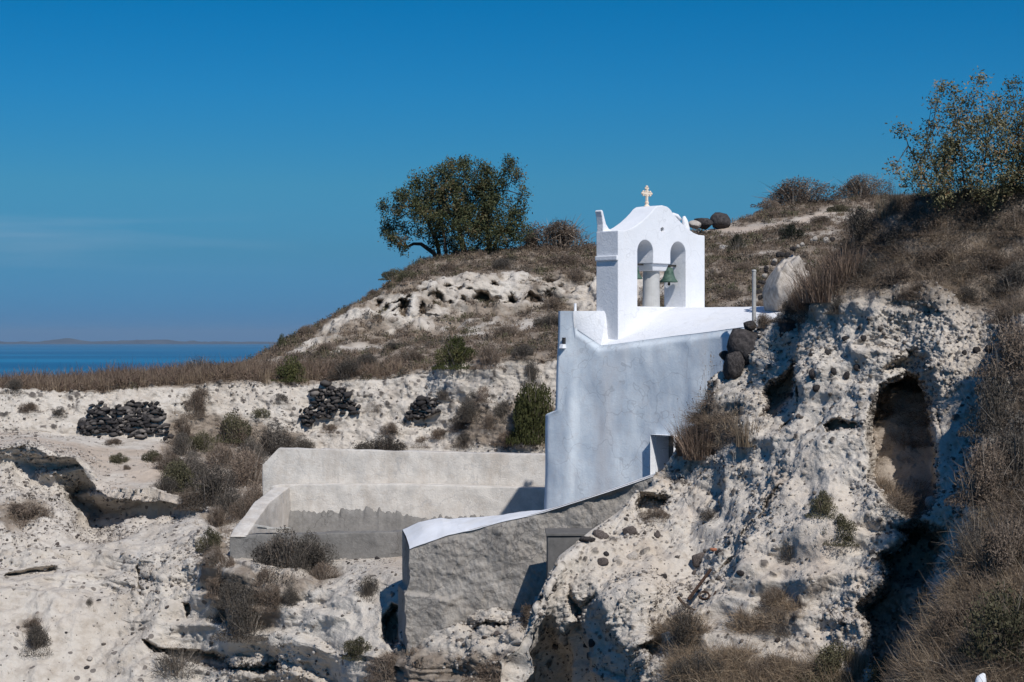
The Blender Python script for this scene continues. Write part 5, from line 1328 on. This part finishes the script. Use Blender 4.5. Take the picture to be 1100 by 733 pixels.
# uncountable cover: scrub and grass
def tpl(n, **kw):
    return [blades(n, kw.get('spread', 0.5), kw.get('h0', 0.4), 1.0, kw.get('w', 0.03), kw.get('lean', 0.6), np.random.default_rng(3000 + i), 2) for i in range(5)]
def scrub_tpl(i):
    rg = np.random.default_rng(4000 + i); n = 26
    a = rg.uniform(0, 2 * PI, n); r = np.sqrt(rg.uniform(0, 1, n)) * 0.75
    pts = np.stack([r * np.cos(a), r * np.sin(a), rg.uniform(0.1, 1, n) * (1 - r * 0.6)], -1)
    return cat_t([leaves(pts, 0.34, rg, rg.uniform(0.1, 0.8, n), 0.45), blades(12, 0.4, 0.5, 1.1, 0.03, 0.6, rg, 2)])
SCR = [scrub_tpl(i) for i in range(6)]
def cover(name, L, mask, n, tm, hx, hz, mat, tone=(0, 1)):
    i = scatter_pick(L, mask, n)
    nz = 0.5 + 0.5 * fbm(L['V'][i] * 0.5, 3, 0.6, 71)
    s = RNG.uniform(0.6, 1.3, n) * (0.65 + 0.7 * nz)
    tn = np.clip(RNG.uniform(tone[0], tone[1], n) * 0.6 + nz * 0.5 - 0.1, 0, 1)
    return merged(name, tm, L['V'][i] - np.array((0, 0, 0.02)), np.stack([hx * s, hz * s], -1), RNG.uniform(0, 6.3, n), tn, mat)
TANF = [strands(34, 0.8, 1.0, 0.9, 0.03, np.random.default_rng(5300 + i)) for i in range(5)]
vis = (La['fx'] > -60) & (La['fx'] < 1160) & (La['fy'] < 760)
up = sstep(0.15, 0.6, La['n'][:, 2])
mA = np.clip(La['veg'] - 0.35, 0, 1) * vis * (0.25 + 0.75 * up)
far = La['fy'] < 425
cover('undergrowth', La, mA * far, 10500, SCR, 0.27, 0.22, M['brown_leaf'], (0.2, 1.1))
cover('undergrowth', La, mA * far, 3000, SCR, 0.28, 0.22, M['grey_leaf'])
cover('undergrowth', La, mA * far, 2200, SCR, 0.32, 0.28, M['olive_leaf'])
cover('grass', La, mA * far, 7500, tpl(14, w=0.03), 0.22, 0.28, M['straw'], (0, 0.7))
cover('grass', La, (vis & (La['fx'] < 430) & (La['fy'] > 398) & (La['fy'] < 432) & (La['veg'] > 0.6)).astype(float), 2200, tpl(16, w=0.03), 0.25, 0.5, M['straw'], (0, 0.8))
cover('grass', La, (vis & (La['fx'] < 430) & (La['fy'] > 398) & (La['fy'] < 432) & (La['veg'] > 0.6)).astype(float), 3000, TANF, 0.3, 0.42, M['reed'], (0.2, 1))
mB = np.clip(La['veg'] - 0.4, 0, 1) * vis * (La['fy'] >= 425)
cover('undergrowth', La, mB, 2600, SCR, 0.22, 0.2, M['brown_leaf'])
cover('undergrowth', La, mB, 1600, SCR, 0.22, 0.2, M['grey_leaf'])
cover('grass', La, mB, 1800, tpl(14, w=0.03), 0.18, 0.3, M['straw'])
cover('grass', La, (vis & (La['fy'] >= 430) & (La['veg'] < 0.4)).astype(float), 350, tpl(10, w=0.025), 0.10, 0.14, M['straw'], (0, 0.6))
visC = (Lc['fx'] > 560) & (Lc['fx'] < 1300) & (Lc['fy'] < 780)
mC = np.clip(Lc['veg'] - 0.4, 0, 1) * visC
NEAR = [blades(26, 0.5, 0.35, 1.0, 0.014, 1.1, np.random.default_rng(3100 + i), 3) for i in range(6)]
def scrub_near(i):
    rg = np.random.default_rng(4200 + i); n = 70
    a = rg.uniform(0, 2 * PI, n); r = np.sqrt(rg.uniform(0, 1, n)) * 0.75
    pts = np.stack([r * np.cos(a), r * np.sin(a), rg.uniform(0.05, 1, n) * (1 - r * 0.6)], -1)
    return cat_t([leaves(pts, 0.14, rg, rg.uniform(0.1, 0.8, n), 0.4), strands(60, 0.8, 1.0, 0.9, 0.013, rg)])
SCN = [scrub_near(i) for i in range(6)]
cover('undergrowth', Lc, mC, 3600, SCN, 0.20, 0.17, M['brown_leaf'])
cover('undergrowth', Lc, mC, 2100, SCN, 0.20, 0.17, M['grey_leaf'])
cover('grass', Lc, mC, 3000, NEAR, 0.20, 0.22, M['straw'])
cover('grass', Lc, mC * (Lc['fy'] > 560) , 2200, NEAR, 0.28, 0.30, M['straw'], (0.3, 1))
TAN = [strands(70, 0.9, 1.0, 1.1, 0.014, np.random.default_rng(5200 + i)) for i in range(5)]
cover('undergrowth', Lc, mC * (Lc['fx'] > 960) * (Lc['fy'] > 350), 1100, TAN, 0.26, 0.24, M['twig'], (0.1, 1))
cover('undergrowth', Lc, mC * (Lc['fx'] > 960) * (Lc['fy'] > 350), 2000, TAN, 0.24, 0.24, M['brown_leaf'], (0.0, 1))
cover('grass', Lc, mC * (Lc['fy'] > 580), 5000, TAN, 0.22, 0.24, M['straw'], (0.3, 1))
cover('undergrowth', Lc, mC, 2100, TAN, 0.20, 0.16, M['straw'], (0.0, 0.9))
cover('grass', Lc, (visC & (Lc['veg'] < 0.4) & (Lc['fy'] > 440)).astype(float), 260, NEAR, 0.08, 0.10, M['straw'], (0, 0.7))

# ------------------------------------------------------------------ light, sky, camera
EL, AZ = math.radians(47), math.radians(24)           # sun height; its bearing, to the right of straight behind the camera
sd = Vector((math.sin(AZ) * math.cos(EL), -math.cos(AZ) * math.cos(EL), math.sin(EL)))
sun = bpy.data.lights.new('sun', 'SUN'); sun.energy = 4.3; sun.angle = math.radians(0.53); sun.color = (1.0, 0.975, 0.94)
so = bpy.data.objects.new('sun', sun); so.rotation_euler = sd.to_track_quat('Z', 'Y').to_euler(); so.location = (20, -20, 40); link(so)
w = bpy.data.worlds.new('World'); SC.world = w; w.use_nodes = True
nt = w.node_tree; bgn = nt.nodes['Background']
sky = N(nt, 'ShaderNodeTexSky', sky_type='NISHITA'); sky.sun_disc = False
sky.sun_elevation = EL; sky.sun_rotation = math.atan2(sd.x, sd.y)
sky.altitude = 200; sky.air_density = 1.0; sky.dust_density = 0.6; sky.ozone_density = 3.0
hs = N(nt, 'ShaderNodeHueSaturation'); hs.inputs['Saturation'].default_value = 1.35; hs.inputs['Value'].default_value = 1.0
nt.links.new(sky.outputs[0], hs.inputs['Color'])
# the photograph's deep polarised blue: filter the sky by height above the horizon
geo = N(nt, 'ShaderNodeTexCoord'); sx = N(nt, 'ShaderNodeSeparateXYZ'); nt.links.new(geo.outputs['Generated'], sx.inputs[0])
flt = ramp(nt, sx.outputs['Z'], [(0.0, (0.115, 0.455, 1.259)), (0.012, (0.115, 0.425, 1.125)), (0.045, (0.140, 0.445, 0.82)), (0.0786, (0.166, 0.538, 0.793)), (0.126, (0.08, 0.578, 0.86)), (0.17, (0.005, 0.573, 0.835)), (0.55, (0.45, 0.8, 1.0))])
skyc = mix(nt, 1.0, hs.outputs[0], flt, 'MULTIPLY')
mp_ = N(nt, 'ShaderNodeMapping'); mp_.inputs['Scale'].default_value = (5, 5, 90); nt.links.new(geo.outputs['Generated'], mp_.inputs[0])
cn = N(nt, 'ShaderNodeTexNoise'); cn.inputs['Scale'].default_value = 1.0; cn.inputs['Detail'].default_value = 5; nt.links.new(mp_.outputs[0], cn.inputs['Vector'])
band = ramp(nt, sx.outputs['Z'], [(0.030, (0, 0, 0)), (0.058, (1, 1, 1)), (0.064, (0, 0, 0))])
mr_ = N(nt, 'ShaderNodeMapRange'); mr_.inputs[1].default_value = -0.10; mr_.inputs[2].default_value = -0.22; nt.links.new(sx.outputs['X'], mr_.inputs[0])
cl_n = ramp(nt, cn.outputs['Fac'], [(0.45, (0, 0, 0)), (0.75, (0.5, 0.5, 0.5))])
cm1 = mix(nt, 1.0, cl_n, band, 'MULTIPLY'); cm2 = mix(nt, 1.0, cm1, mr_.outputs[0], 'MULTIPLY')
skyc = mix(nt, cm2, skyc, (4.2, 5.6, 7.4))
nt.links.new(skyc, bgn.inputs['Color']); bgn.inputs['Strength'].default_value = 0.08

cam = bpy.data.cameras.new('camera'); cam.sensor_width = 36; cam.lens = F / 1100 * 36; cam.clip_start = 0.1; cam.clip_end = 250000
co = bpy.data.objects.new('camera', cam); co.rotation_euler = (PI / 2 - (366.5 - CY) / F, 0, 0); link(co); SC.camera = co
SC.view_settings.view_transform = 'Standard'; SC.view_settings.look = 'None'; SC.view_settings.exposure = 0; SC.view_settings.gamma = 1
SC.cycles.use_denoising = True; SC.cycles.volume_bounces = 0; SC.cycles.max_bounces = 6; SC.cycles.diffuse_bounces = 3
